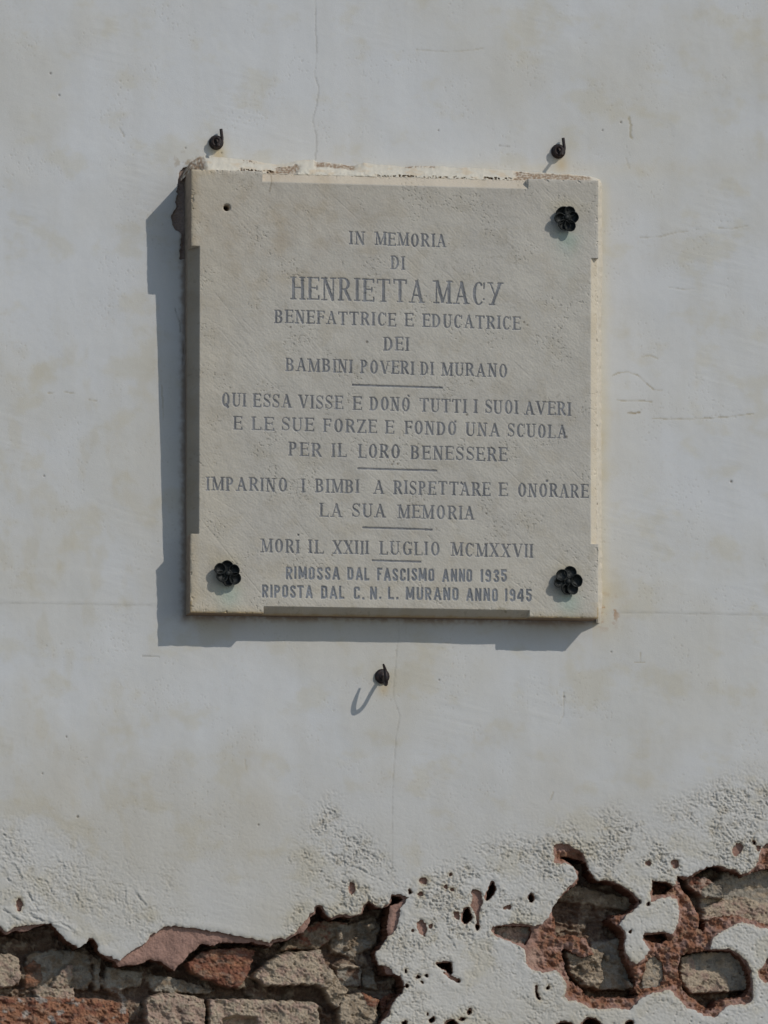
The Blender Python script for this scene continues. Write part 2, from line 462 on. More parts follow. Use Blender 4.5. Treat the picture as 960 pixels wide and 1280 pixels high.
holes = [WHITE_LEFT, WHITE_RIGHT, RIGHT_EDGE_HOLE, TL_DAMAGE] + HOLES_DEEP + HOLES_SHALLOW
s_white = np.full(X.shape, 14.0)
for h in holes:
    s_white = np.minimum(s_white, poly_sdf(h, us, vs))
s_white = s_white + (1.3 * fbm(X / 6, Y / 6, 3, 51) + 0.7 * fine + 1.6 * np.abs(fbm(X / 15, Y / 13, 3, 53)) - 0.4) * (s_white < 13)

# where the surface has gone rough
def zone(poly, soft):
    return sstep(soft, -soft, poly_sdf(poly, us, vs, band=soft + 1))
top_r = np.interp(us, [340, 365, 420, 470, 500, 535, 600, 680, 760, 830, 900, 960, 1010], [1150, 1030, 985, 1050, 1085, 1082, 1050, 1030, 1005, 1000, 965, 958, 960])
rough = sstep(-10, 45, Y - top_r[None, :] + 12 * med) * sstep(345, 385, X + 10 * med)
lower = sstep(1150, 1215, Y) * 0.45
patch = zone([(-60, 1030), (30, 1030), (130, 1080), (215, 1090), (230, 1150), (180, 1190), (-60, 1190)], 25)
rough = np.clip(rough * (1 - lower) + 0.40 * patch, 0, 1)
rough *= 0.25 + 1.0 * sstep(-0.35, 0.3, med + 0.7 * fbm(X / 22, Y / 18, 3, 15))
smooth_pen = zone([(770, 1085), (830, 1095), (850, 1120), (850, 1165), (820, 1205), (790, 1210), (775, 1150)], 10)
smooth_pen = np.maximum(smooth_pen, zone([(885, 1150), (960, 1150), (1000, 1290), (700, 1290), (720, 1260), (940, 1262), (945, 1215), (900, 1190)], 12))
rough *= 1 - 0.7 * smooth_pen

wx = X + 3.0 * perlin(X / 11, Y / 11, 71); wy = Y + 3.0 * perlin(X / 11, Y / 11, 72)
rid = fbm(wx / 5.2 + 0.25 * wy / 5.2, wy / 4.2, 3, 61, 0.62)
pits = sstep(0.02, 0.34, rid)
pits2 = sstep(0.2, 0.5, fbm(wx / 15, wy / 13, 2, 64))
grain = fbm(X / 2.7, Y / 2.5, 2, 67)
h = 0.9 * big + 0.5 * med + 0.05 * sm
h = h - rough * (1.25 * pits + 0.8 * pits2 - 0.95 * grain - 0.5 * fine)
mild = sstep(930, 1060, Y) * 0.14
h = h - mild * (1.0 * pits - 0.5 * grain)
cells = worley(X / 7.5, Y / 7.5, 5)
h = h - smooth_pen * (1.6 * sstep(0.23, 0.10, cells) * sstep(0.0, 0.35, fbm(X / 20, Y / 20, 3, 17)) - 0.35 * fine)
# trowel ridge across the wall and curled edges
h = h - 0.8 * np.exp(-np.clip(s_white, 0, 14) / 0.9) + 0.5 * np.exp(-(np.clip(s_white, 0, 14) - 6) ** 2 / 18.0) * (Y > 1000)
joint_v = np.interp(X, [-1500, 0, 170, 300, 760, 960, 2600], [735, 754, 756, 758, 765, 769, 790]) + 1.5 * perlin(X / 60, X * 0, 5)
jd = (Y - joint_v)
h = h + 0.07 * sstep(-10, -1, jd) * sstep(2.0, -1.5, jd)
h = h + 0.18 * sstep(-46, -38, jd + 4 * med) * sstep(0.5, -3.5, jd)

# colour
base = np.array([0.606, 0.598, 0.582])
col = np.ones(X.shape + (3,)) * base
def tint(mask, c):
    global col
    m = np.clip(mask, 0, 1)[..., None]
    col = col * (1 - m) + np.array(c) * m
def mult(mask, c):
    global col
    m = np.clip(mask, 0, 1)[..., None]
    col = col * (1 - m + m * np.array(c))
mult(sstep(-0.25, 0.55, big + 0.3 * med), (0.955, 0.935, 0.89))
mult(sstep(0.0, 0.6, streak) * 0.40, (0.95, 0.94, 0.915))
mult(sstep(0.05, 0.6, -streak + 0.3 * med) * 0.45, (1.04, 1.045, 1.05))
mult(sstep(0.08, 0.5, fbm(X / 70, Y / 55, 5, 83, 0.6)) * 0.7, (0.95, 0.915, 0.825))
mult(sstep(-0.2, 0.35, fbm(X / 150, Y / 190, 4, 85)) * 0.6, (0.985, 0.965, 0.925))
mult(sstep(0.12, 0.5, fbm(X / 34, Y / 60, 4, 87)) * sstep(380, 460, Y) * sstep(200, 150, X) * 0.7, (0.95, 0.92, 0.85))
mult(sstep(860, 1060, Y + 50 * med) * 0.95, (0.925, 0.895, 0.845))
mult(rough * pits * 0.5, (0.84, 0.83, 0.83))
mult(np.clip(rough, 0, 1) * 0.8, (0.945, 0.935, 0.915))
mult(rough * sstep(0.1, 0.45, fbm(X / 16, Y / 12, 4, 89)) * 0.6, (0.90, 0.86, 0.79))
mult(sstep(0.30, 0.6, fbm(X / 5, Y / 5, 2, 95)) * sstep(0.2, 0.5, fbm(X / 90, Y / 90, 2, 96)) * 0.25, (0.85, 0.80, 0.72))
# cream / ochre near the hooks and the slab, red-brown seep under it
def blob(cx, cy, rx, ry):
    return np.exp(-((X - cx) / rx) ** 2 - ((Y - cy) / ry) ** 2)
for cx, cy in ((270, 184), (699, 194), (477, 850)):
    mult(0.75 * blob(cx, cy, 15, 17) * (0.8 + 0.5 * med), (1.0, 0.90, 0.66))
    mult(0.6 * blob(cx + 3, cy + 12, 7, 9), (0.92, 0.75, 0.50))
mult(0.8 * sstep(768, 749, X + 4 * med) * (X > 740) * sstep(215, 240, Y) * sstep(790, 760, Y), (1.03, 0.96, 0.80))
mult(0.55 * sstep(805, 750, X + 25 * med) * (X > 740) * sstep(640, 760, Y) * sstep(830, 770, Y), (1.0, 0.93, 0.78))
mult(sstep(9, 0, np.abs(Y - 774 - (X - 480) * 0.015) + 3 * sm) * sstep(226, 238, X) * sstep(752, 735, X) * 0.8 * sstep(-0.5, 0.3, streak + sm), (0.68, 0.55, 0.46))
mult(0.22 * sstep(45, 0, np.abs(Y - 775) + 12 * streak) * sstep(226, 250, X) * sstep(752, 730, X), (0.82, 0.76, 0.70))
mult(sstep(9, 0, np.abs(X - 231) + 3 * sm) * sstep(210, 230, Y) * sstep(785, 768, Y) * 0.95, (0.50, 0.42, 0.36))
mult(sstep(0.1, 0.45, sm) * blob(757, 765, 17, 16) * 1.3, (0.72, 0.48, 0.34))
mult(sstep(0.15, 0.5, sm) * blob(235, 205, 22, 14), (0.70, 0.62, 0.52))
mult(0.7 * blob(560, 212, 260, 9) * (Y < 226), (1.03, 0.97, 0.86))
# edges of the broken plaster are a little yellowed
mult(sstep(4.5, 0, s_white) * 0.7 * (Y > 1000) * sstep(-0.3, 0.3, med), (1.0, 0.92, 0.78))

def window(pts, band):
    P = np.asarray(pts, float)
    i0, i1 = np.searchsorted(us, [P[:, 0].min() - band, P[:, 0].max() + band])
    j0, j1 = np.searchsorted(vs, [P[:, 1].min() - band, P[:, 1].max() + band])
    return slice(j0, j1), slice(i0, i1)
def crack(pts, width, depth, colour, amt, wob=1.0, seed=0):
    """a hairline: groove plus dirt"""
    P = np.asarray(pts, float)
    sl = window(P, 9); x = X[sl]; y = Y[sl]
    d = line_dist(P, us[sl[1]], vs[sl[0]], 8)
    d = d + wob * 0.6 * perlin(x / 4.0, y / 4.0, 101 + seed) * (d < 7)
    br = 0.45 + 0.55 * sstep(-0.25, 0.2, perlin(x / 13, y / 13, 201 + seed))
    m = sstep(width, width * 0.25, d) * br
    h[sl] -= depth * m
    q = np.clip(m * amt, 0, 1)[..., None]
    col[sl] = col[sl] * (1 - q + q * np.array(colour))
CR = (0.62, 0.60, 0.57)
crack([(396, -40), (394, 20), (396, 70), (393, 95), (399, 110), (396, 130), (391, 150), (396, 172), (395, 190), (394, 200)], 1.0, 0.25, CR, 0.45, 1.5, 1)
crack([(499, 776), (498, 800), (496, 812), (491, 870), (500, 895), (495, 920), (493, 950), (490, 1000), (491, 1060), (489, 1110)], 0.9, 0.2, CR, 0.33, 1.5, 2)
crack([(-200, 752), (0, 754), (80, 755), (130, 756), (190, 756.5)], 0.9, 0.10, CR, 0.25, 0.8, 3)
crack([(765, 766), (830, 766.5), (900, 768), (960, 769.5), (1200, 775)], 0.8, 0.15, CR, 0.25, 0.8, 4)
crack([(178, 820), (186, 820.5), (199, 821)], 0.9, 0.4, CR, 0.6, 0.6, 5)
SC = (0.74, 0.68, 0.56)
crack([(765, 470), (773, 466), (785, 465), (797, 469), (808, 479), (817, 487), (828, 488)], 1.0, 0.3, SC, 0.8, 0.7, 6)
crack([(771, 500), (778, 501), (800, 501), (815, 502)], 0.9, 0.3, SC, 0.75, 0.6, 7)
crack([(785, 516), (792, 517), (800, 515)], 1.3, 0.3, (0.55, 0.45, 0.30), 0.8, 0.6, 8)
crack([(815, 523), (850, 524), (880, 523), (910, 521), (942, 517)], 0.9, 0.3, SC, 0.7, 0.6, 9)
crack([(786, 146), (789, 160), (787, 168), (790, 173)], 1.5, 0.3, (0.72, 0.66, 0.52), 0.8, 1.5, 10)
crack([(782, 197), (785, 205), (787, 211)], 1.3, 0.3, (0.75, 0.68, 0.55), 0.7, 1.2, 11)
crack([(800, 297), (825, 296), (848, 290), (860, 289)], 0.9, 0.3, SC, 0.45, 0.8, 12)
crack([(898, 285), (915, 286), (935, 282)], 0.9, 0.3, SC, 0.45, 0.8, 13)
crack([(836, 359), (855, 362), (868, 361)], 0.9, 0.3, SC, 0.4, 0.8, 14)
crack([(802, 446), (812, 444), (822, 448)], 0.9, 0.3, SC, 0.5, 0.8, 15)
crack([(800, 816), (801, 828)], 0.9, 0.2, SC, 0.7, 0.4, 16)
crack([(793, 828), (806, 828)], 0.9, 0.2, SC, 0.7, 0.4, 17)
crack([(60, 491), (66, 491.5)], 1.0, 0.3, SC, 0.7, 0.4, 18)
crack([(80, 490), (94, 492)], 0.9, 0.3, SC, 0.6, 0.4, 19)
crack([(111, 500), (121, 501)], 1.0, 0.3, SC, 0.7, 0.4, 20)
crack([(202, 482), (204, 510), (204, 525)], 1.0, 0.2, SC, 0.5, 0.5, 21)
crack([(150, 162), (153, 165), (155, 170)], 1.4, 0.4, SC, 0.7, 0.8, 22)
crack([(624, 182), (637, 183)], 1.0, 0.3, CR, 0.8, 0.5, 23)
crack([(219, 386), (222, 396), (226, 405), (225, 415)], 1.0, 0.6, CR, 0.7, 1.2, 24)
crack([(228, 420), (230, 440), (228, 455)], 1.0, 0.6, CR, 0.7, 1.2, 25)
crack([(705, 865), (704, 895), (698, 905)], 0.9, 0.3, SC, 0.4, 0.8, 26)
crack([(520, 62), (560, 65), (590, 63), (605, 60)], 0.8, 0.2, SC, 0.35, 0.8, 27)
crack([(692, 990), (688, 1000), (685, 1004)], 1.0, 0.4, SC, 0.5, 0.8, 28)
crack([(306, 950), (308, 962)], 1.1, 0.3, SC, 0.6, 0.8, 29)
for x, y, r in ((97, 1021, 1.7), (323, 1031, 1.2), (705, 871, 1.1), (764, 815, 1.0), (914, 602, 1.8), (549, 850, 1.0), (232, 185, 0.9), (277, 191, 1.0), (74, 119, 1.2), (63, 92, 1.2), (55, 595, 1.1), (83, 921, 0.9),
                (548, 163, 0.9), (753, 163, 1.0), (776, 153, 1.2), (53, 967, 1.0)):
    sl = window([(x, y)], 5); m = sstep(r + 0.6, r * 0.4, np.hypot(X[sl] - x, Y[sl] - y)); h[sl] -= 1.2 * m
    col[sl] *= 1 - 0.85 * m[..., None] * (1 - np.array((0.35, 0.32, 0.29)))
# flaking lines in the lower left: one side of the line stands proud
for i, pts in enumerate(([(18, 1082), (26, 1095), (28, 1108), (38, 1122), (46, 1134)], [(50, 1100), (58, 1103), (63, 1111), (65, 1121)], [(3, 1086), (9, 1098), (14, 1104)], [(36, 1139), (40, 1146), (50, 1150), (60, 1154)],
                         [(60, 1154), (75, 1154), (85, 1159), (93, 1166)], [(96, 1120), (102, 1131)], [(106, 1125), (115, 1128), (122, 1130), (122, 1136)], [(157, 1115), (157, 1125), (154, 1135)], [(166, 1112), (178, 1126), (184, 1134)],
                         [(3, 1136), (12, 1142), (25, 1152)], [(80, 1082), (68, 1073), (62, 1074)], [(5, 1043), (12, 1052)], [(107, 1100), (100, 1108)],
                         [(448, 1085), (465, 1095), (478, 1100)], [(560, 1170), (570, 1185)])):
    P = np.asarray(pts, float)
    sl = window(P, 13); x = X[sl]; y = Y[sl]
    d = np.abs(line_dist(P, us[sl[1]], vs[sl[0]], 12) + 1.3 * perlin(x / 4, y / 4, 301 + i))
    vr = sstep(-0.35, 0.3, perlin(x / 9, y / 9, 351 + i))
    a = P[0]; b = P[-1]; nrm = np.array([(b - a)[1], -(b - a)[0]]); nrm /= np.hypot(*nrm) + 1e-9
    if nrm[0] - nrm[1] < 0: nrm = -nrm                       # the proud side is up and to the right, towards the sun
    side = (x - (a + b)[0] / 2) * nrm[0] + (y - (a + b)[1] / 2) * nrm[1]
    h[sl] += 0.9 * vr * sstep(10, 0.5, d) * sstep(-0.5, 0.5, side) - 1.3 * vr * sstep(1.5, 0.2, d)
tr = fbm((X + 0.35 * Y) / 90 + 2 * big, (Y - 0.25 * X) / 7.0, 3, 131) * sstep(0.0, 0.5, fbm(X / 120, Y / 120, 2, 133))
h = h + 0.14 * tr
mult(sstep(0.2, 0.6, tr) * 0.10, (0.90, 0.88, 0.84))
spk = sstep(0.52, 0.62, fbm(X / 3.1, Y / 3.1, 2, 137)) * sstep(0.05, 0.4, fbm(X / 60, Y / 60, 3, 139))
mult(spk * 0.35, (0.70, 0.64, 0.55)); h = h - 0.35 * spk
PW = W(X, Y, 0.0)
PW[..., 1] -= h * S
wall = empty("house_wall", (0, 0, 0))
tag(wall, "whitewashed plaster house wall, flaked away along its foot to the brick", "wall", kind="thing")
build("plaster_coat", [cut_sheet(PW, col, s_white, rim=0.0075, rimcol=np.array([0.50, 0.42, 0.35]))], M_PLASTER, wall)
H_WALL = (us, vs, h)
def wall_h(u, v):
    i = np.clip(np.searchsorted(us, u), 0, len(us) - 1); j = np.clip(np.searchsorted(vs, v), 0, len(vs) - 1)
    return float(h[j, i])

# ------------------------------------------------------------------ red mortar undercoat below the skin
def undercoat(u0, u1, v0, v1, deep, depth0, dull=1.0):
    ua = np.arange(u0, u1, 1.0); va = np.arange(v0, v1, 1.0)
    A, B = np.meshgrid(ua, va)
    s = np.full(A.shape, 14.0)
    for p in deep: s = np.minimum(s, poly_sdf(p, ua, va))
    if dull == 1.0:
        for p in HOLES_DEEP: s = np.minimum(s, poly_sdf([(x + 0.8, y + 0.8) for x, y in p], ua, va) + 0.9)
    s = s + (1.9 * fbm(A / 8, B / 8, 4, 401, 0.6) + 0.6 * fbm(A / 3, B / 3, 2, 403)) * (s < 13)
    hh = -depth0 + 1.1 * fbm(A / 12, B / 12, 4, 411) + 0.5 * fbm(A / 3, B / 3, 2, 415)
    # crumbled ridges in the right-hand net of joints
    net = sstep(650, 690, A) * sstep(1050, 1072, B) * np.where(A > 690, 1.0, sstep(1140, 1165, B)) * sstep(1010, 990, A)
    sw = np.minimum(poly_sdf(WHITE_RIGHT, ua, va), poly_sdf(RIGHT_EDGE_HOLE, ua, va))
    net = net * sstep(0.5, -5, sw + 4 * fbm(A / 9, B / 9, 4, 419)) if dull == 1.0 else 0 * net
    ridge = net
    hh = hh - 2.5 * np.exp(-np.clip(s, 0, 14) / 2.2) - ridge * (4 + 7.0 * fbm(A / 9, B / 9, 4, 421) + 1.7 * fbm(A / 3.4, B / 3.4, 2, 425) + 0.9 * fbm(A / 2.2, B / 2.2, 1, 427))
    c = np.ones(A.shape + (3,)) * (np.array([0.355, 0.215, 0.168]) if dull == 1.0 else np.array([0.270, 0.205, 0.170]))
    n = fbm(A / 25, B / 25, 4, 431)[..., None]
    c = c * (1 + 0.25 * n)
    rr = (ridge * sstep(-0.4, 0.2, fbm(A / 14, B / 14, 3, 441)))[..., None]
    c = c * (1 - rr) + np.array([0.262, 0.122, 0.072]) * rr
    sp = sstep(0.2, 0.5, fbm(A / 5, B / 5, 3, 443)); c = c * (1 - 0.30 * (sp * net)[..., None])
    tn = (sstep(0.15, 0.5, fbm(A / 11, B / 8, 3, 447)) * net * 0.55)[..., None]; c = c * (1 - tn) + np.array([0.33, 0.22, 0.14]) * tn
    pale = (sstep(20, 5, np.abs(A - 668) + np.abs(B - 1198)))[..., None] * 0.7
    c = c * (1 - pale) + np.array([0.45, 0.30, 0.23]) * pale
    P = W(A, B, -depth0); P[..., 1] -= (hh + depth0) * S
    return cut_sheet(P, c, s, rim=0.060, rimcol=np.array([0.215, 0.108, 0.070]))
deeps = [DEEP_LEFT, DEEP_R1] + DEEP_R
build("mortar_undercoat", [undercoat(-345, 1050, 1040, 1400, deeps, 6.0), undercoat(204, 262, 188, 336, [], 5.0, 0.75)], M_UNDER, wall)

# ------------------------------------------------------------------ brickwork behind
ub = np.arange(-350, 1055, 1.0); vb = np.arange(1045, 1405, 1.0)
A, B = np.meshgrid(ub, vb)
nb = fbm(A / 14, B / 14, 4, 501); nf = fbm(A / 4, B / 4, 3, 505); nl = fbm(A / 50, B / 50, 3, 509)
D0 = 42.0
fillm = sstep(-0.3, 0.35, fbm(A / 30, B / 22, 4, 511))
hb = -61 + 11 * fillm + 6 * nb + 2.2 * nf
cb = np.ones(A.shape + (3,)) * np.array([0.195, 0.128, 0.090]) * (1 + 0.3 * nl[..., None])
mf = (fillm * sstep(-0.2, 0.3, nb + 0.4 * nf))[..., None]
cb = cb * (1 - mf) + np.array([0.315, 0.245, 0.175]) * mf * (1 + 0.25 * nf[..., None])
TAN = (0.455, 0.360, 0.258); RED = (0.235, 0.098, 0.062); ORG = (0.335, 0.160, 0.092); GREY = (0.335, 0.295, 0.240); OLIVE = (0.285, 0.215, 0.148); PINK = (0.415, 0.290, 0.222); DARK = (0.150, 0.085, 0.055)
BRICKS = [   # outline, depth behind the plaster, colour, second colour, roughness
    ([(-70, 1193), (12, 1191), (24, 1198), (26, 1215), (24, 1230), (14, 1236), (-70, 1236)], 30, TAN, PINK, 1.5),
    ([(33, 1196), (40, 1189), (90, 1186), (112, 1190), (116, 1222), (112, 1238), (60, 1236), (36, 1236), (31, 1215)], 50, GREY, OLIVE, 2.0),
    ([(31, 1208), (42, 1200), (52, 1206), (55, 1222), (46, 1235), (31, 1236)], 45, DARK, ORG, 2.0),
    ([(70, 1220), (82, 1206), (91, 1206), (92, 1220), (88, 1232), (94, 1236), (70, 1236), (62, 1234)], 38, TAN, PINK, 2.5),  # lit patch of the shaded brick, its sunlight painted in pale tan
    ([(40, 1238), (50, 1232), (66, 1235), (92, 1234), (94, 1250), (70, 1250), (45, 1247)], 33, TAN, PINK, 3.0),
    ([(118, 1196), (128, 1198), (126, 1240), (117, 1240)], 46, OLIVE, GREY, 2.0),
    ([(132, 1206), (180, 1214), (178, 1234), (150, 1238), (130, 1236)], 44, GREY, OLIVE, 2.5),
    ([(182, 1216), (226, 1222), (270, 1238), (262, 1244), (190, 1240)], 44, GREY, OLIVE, 2.5),
    ([(230, 1204), (246, 1190), (262, 1186), (300, 1184), (318, 1188), (308, 1222), (298, 1236), (284, 1236), (256, 1226), (234, 1215)], 22, RED, ORG, 2.5),
    ([(294, 1234), (306, 1224), (308, 1236), (296, 1239)], 30, TAN, TAN, 1.5),
    ([(313, 1222), (330, 1202), (344, 1194), (358, 1190), (398, 1187), (403, 1195), (405, 1205), (412, 1212), (416, 1222), (414, 1232), (404, 1236), (390, 1232), (330, 1234)], 17, TAN, PINK, 3.0),
    ([(342, 1190), (366, 1170), (395, 1150), (420, 1150), (440, 1152), (420, 1172), (400, 1186), (365, 1188)], 40, OLIVE, RED, 4.0),
    ([(412, 1160), (428, 1156), (450, 1150), (470, 1145), (478, 1160), (468, 1186), (440, 1196), (414, 1192)], 46, OLIVE, GREY, 5.0),
    ([(455, 1156), (470, 1152), (471, 1160), (463, 1166)], 36, TAN, TAN, 1.5), ([(421, 1164), (427, 1162), (427, 1175), (421, 1176)], 30, TAN, TAN, 1.5), ([(430, 1183), (438, 1182), (439, 1188), (431, 1188)], 30, TAN, TAN, 1.0),
    ([(417, 1209), (424, 1204), (440, 1205), (452, 1207), (453, 1234), (420, 1234)], 38, GREY, DARK, 2.0),
    ([(418, 1208), (424, 1204), (438, 1204), (452, 1208), (450, 1211), (434, 1211), (420, 1211)], 33, TAN, TAN, 1.0),  # sunlit top edge of the recessed brick, brightness painted as a tan strip
    ([(452, 1210), (470, 1212), (476, 1238), (455, 1238)], 50, GREY, OLIVE, 2.0),
    ([(400, 1212), (416, 1214), (424, 1230), (436, 1238), (428, 1252), (418, 1262), (408, 1250), (400, 1234)], 26, TAN, OLIVE, 5.0),
    ([(-350, 1248), (-220, 1247), (-216, 1300), (-350, 1300)], 30, TAN, PINK, 2.5), ([(-210, 1248), (-90, 1247), (-86, 1300), (-210, 1300)], 28, RED, ORG, 2.5),
    ([(-80, 1247), (20, 1245), (120, 1247), (150, 1252), (160, 1262), (160, 1300), (-80, 1302)], 27, ORG, RED, 4.0),
    ([(179, 1249), (200, 1240), (240, 1244), (255, 1248), (256, 1302), (181, 1302)], 25, PINK, TAN, 3.5),
    ([(258, 1249), (300, 1248), (388, 1251), (397, 1256), (400, 1302), (258, 1302)], 24, TAN, PINK, 3.0),
    ([(420, 1256), (432, 1242), (450, 1240), (460, 1250), (470, 1252), (472, 1300), (424, 1300)], 27, TAN, OLIVE, 3.5),
    ([(450, 1240), (462, 1243), (474, 1250), (466, 1262), (456, 1256)], 26, RED, ORG, 2.0), ([(472, 1250), (488, 1240), (500, 1240), (490, 1262), (478, 1274)], 42, RED, ORG, 4.0),
    ([(-340, 1192), (-240, 1190), (-236, 1236), (-340, 1236)], 30, TAN, PINK, 2.5), ([(-228, 1190), (-80, 1191), (-78, 1236), (-228, 1236)], 32, RED, ORG, 2.5),
    ([(-350, 1314), (-20, 1314), (-20, 1368), (-350, 1368)], 27, TAN, ORG, 3), ([(-8, 1314), (120, 1314), (122, 1368), (-8, 1368)], 26, PINK, TAN, 3), ([(132, 1314), (280, 1315), (280, 1368), (132, 1368)], 28, RED, ORG, 3), ([(292, 1314), (470, 1315), (470, 1368), (292, 1368)], 26, TAN, PINK, 3),
    # right-hand compartments
    ([(612, 1150), (663, 1152), (662, 1185), (612, 1185)], 20, PINK, GREY, 1.0),
    ([(690, 1108), (720, 1104), (760, 1116), (796, 1122), (792, 1142), (740, 1132), (700, 1126)], 44, OLIVE, TAN, 4.0),
    ([(736, 1178), (800, 1168), (806, 1240), (742, 1238)], 38, GREY, OLIVE, 1.5),
    ([(700, 1178), (738, 1184), (752, 1192), (748, 1206), (752, 1224), (744, 1238), (724, 1236), (706, 1216)], 20, OLIVE, TAN, 8.0),
    ([(778, 1224), (786, 1228), (800, 1226), (806, 1240), (780, 1237)], 22, TAN, TAN, 2.0), ([(752, 1193), (760, 1192), (760, 1202), (756, 1204)], 28, TAN, TAN, 2.0),
    ([(845, 1092), (880, 1098), (898, 1108), (900, 1124), (874, 1124), (856, 1112)], 17, PINK, RED, 3.0),
    ([(870, 1112), (900, 1096), (905, 1080), (960, 1080), (1050, 1075), (1050, 1180), (940, 1162), (880, 1170), (872, 1140)], 34, GREY, TAN, 2.0),
    ([(870, 1150), (876, 1136), (890, 1128), (920, 1121), (944, 1126), (965, 1140), (1050, 1160), (1050, 1180), (930, 1160), (890, 1156)], 25, TAN, PINK, 2.5),  # sunlit part of the same brick, light painted as tan over shaded grey
    ([(846, 1196), (866, 1190), (930, 1186), (936, 1200), (934, 1240), (860, 1243), (850, 1230)], 29, GREY, TAN, 0.8),
    ([(846, 1196), (864, 1194), (866, 1212), (894, 1212), (904, 1222), (912, 1240), (858, 1243), (846, 1225)], 26, TAN, PINK, 2.2),  # lower-left of the brick face in sun, painted tan against the shaded grey
    ([(795, 1190), (835, 1190), (836, 1240), (795, 1242)], 17, TAN, GREY, 2.0),
    ([(800, 1160), (840, 1160), (840, 1184), (800, 1184)], 40, RED, DARK, 2.0), ([(810, 1096), (846, 1096), (846, 1126), (810, 1126)], 40, RED, DARK, 3.0),
]
for k, (poly, dep, c1, c2, rg) in enumerate(BRICKS):
    Pq = np.asarray(poly, float)
    i0, i1 = np.searchsorted(ub, [Pq[:, 0].min() - 8, Pq[:, 0].max() + 8]); j0, j1 = np.searchsorted(vb, [Pq[:, 1].min() - 8, Pq[:, 1].max() + 8])
    sl = (slice(j0, j1), slice(i0, i1)); a_ = A[sl]; b_ = B[sl]; nf_ = nf[sl]
    s = -poly_sdf(poly, ub[i0:i1], vb[j0:j1]) + 2.6 * fbm(a_ / 10, b_ / 10, 4, 600 + k, 0.6) + 0.9 * nf_
    m = sstep(-0.5, 1.8, s)
    broken = sstep(0.05, 0.35, fbm(a_ / 22, b_ / 17, 4, 660 + k))                 # faces spalled away in patches
    face = -dep + rg * (0.7 * fbm(a_ / 16, b_ / 12, 4, 640 + k, 0.6) + 0.30 * nf_ * (0.4 + broken) - 0.9 * broken) - 1.8 * np.exp(-np.clip(s, 0, 14) / 1.6)
    face = face + min(rg, 3.0) * 0.28 * fbm(a_ / 2.6, b_ / 2.4, 2, 670 + k) - min(rg, 3.0) * 0.5 * sstep(0.25, 0.55, fbm(a_ / 4.2, b_ / 3.6, 2, 675 + k))
    hh_ = hb[sl]
    hb[sl] = np.where(m > 0, np.maximum(hh_, hh_ * (1 - m) + face * m), hh_)
    mixn = sstep(-0.1, 0.3, fbm(a_ / 15, b_ / 11, 5, 680 + k, 0.6))[..., None]
    cc = np.array(c1) * (1 - mixn) + np.array(c2) * mixn
    cc = cc * (1 + 0.30 * fbm(a_ / 5, b_ / 5, 4, 700 + k, 0.65)[..., None]) * (1 - 0.22 * broken[..., None])
    mm = sstep(0.0, 1.5, s)[..., None]
    cb[sl] = cb[sl] * (1 - mm) + cc * mm
dust = (sstep(-0.05, 0.45, fbm(A / 20, B / 9, 5, 741, 0.6)) * 0.40)[..., None]
cb = cb * (1 - dust) + np.array([0.36, 0.29, 0.22]) * dust
# pale lime smears and dark pits
lime = (sstep(0.28, 0.5, fbm(A / 18, B / 15, 4, 720)) * (A < 480) * (B > 1232) * sstep(190, 150, A))[..., None] * 0.85
cb = cb * (1 - lime) + np.array([0.42, 0.37, 0.32]) * lime
pit = sstep(0.34, 0.55, fbm(A / 5, B / 4, 3, 730)) * (hb > -35) * sstep(-0.1, 0.3, fbm(A / 30, B / 20, 3, 733))
hb = hb - 2.4 * pit
cb = cb * (1 - 0.25 * pit[..., None])
pw = np.array([[276, 1274], [290, 1270], [318, 1272], [320, 1288], [276, 1288]])
ph = sstep(2, -3, poly_sdf(pw, ub, vb)); hb = hb - 16 * ph
PB = W(A, B, -D0); PB[..., 1] -= (hb + D0) * S
build("brickwork", [cut_sheet(PB, cb)], M_BRICK, wall)

# ------------------------------------------------------------------ memorial plaque
TLc, TRc, BRc, BLc = (239.5, 211.5), (748.2, 225.5), (748.2, 773.0), (238.0, 765.5)
WU, HV = 509.0, 550.0
def with_pairs(n, step, pairs, lo, hi):
    a = list(np.arange(lo, hi, step)) + [hi]
    a = [x for x in a if all(abs(x - p) > 0.5 for p in pairs)]
    for p in pairs: a += [p - 0.22, p + 0.22]
    return np.array(sorted(a))
def pl_px(Ua, Va):
    s = Ua / WU; t = Va / HV
    u = (1 - s) * (1 - t) * TLc[0] + s * (1 - t) * TRc[0] + s * t * BRc[0] + (1 - s) * t * BLc[0]
    v = (1 - s) * (1 - t) * TLc[1] + s * (1 - t) * TRc[1] + s * t * BRc[1] + (1 - s) * t * BLc[1]
    return u, v
def pl_local(u, v):
    s = (u - 239.0) / 509.0
    top = TLc[1] + (TRc[1] - TLc[1]) * s; bot = BLc[1] + (BRc[1] - BLc[1]) * s
    return s * WU, (v - top) / (bot - top) * HV
def pl_depth(v):
    return 58.0 - 17.0 * (v - 212.0) / 555.0
tu0 = pl_local(328, 214)[0]; tu1 = pl_local(660, 224)[0]; bu0 = pl_local(330.5, 767)[0]; bu1 = pl_local(662, 772)[0]
lv0 = pl_local(240, 307.5)[1]; lv1 = pl_local(240, 667)[1]; rv0 = pl_local(748, 323)[1]; rv1 = pl_local(748, 680)[1]
pu = with_pairs(0, 0.6, [tu0, tu1, bu0, bu1, 10.0, WU - 9.0], 0, WU)
pv = with_pairs(0, 0.6, [lv0, lv1, rv0, rv1, 12.5, HV - 10.0], 0, HV)
UU, VV = np.meshgrid(pu, pv)
pX, pY = pl_px(UU, VV)
cdep = np.zeros(UU.shape)
def chamfer(dist, width, depth, on):
    global cdep
    cdep = np.maximum(cdep, np.where(on, depth * np.clip(1 - dist / width, 0, 1), 0))
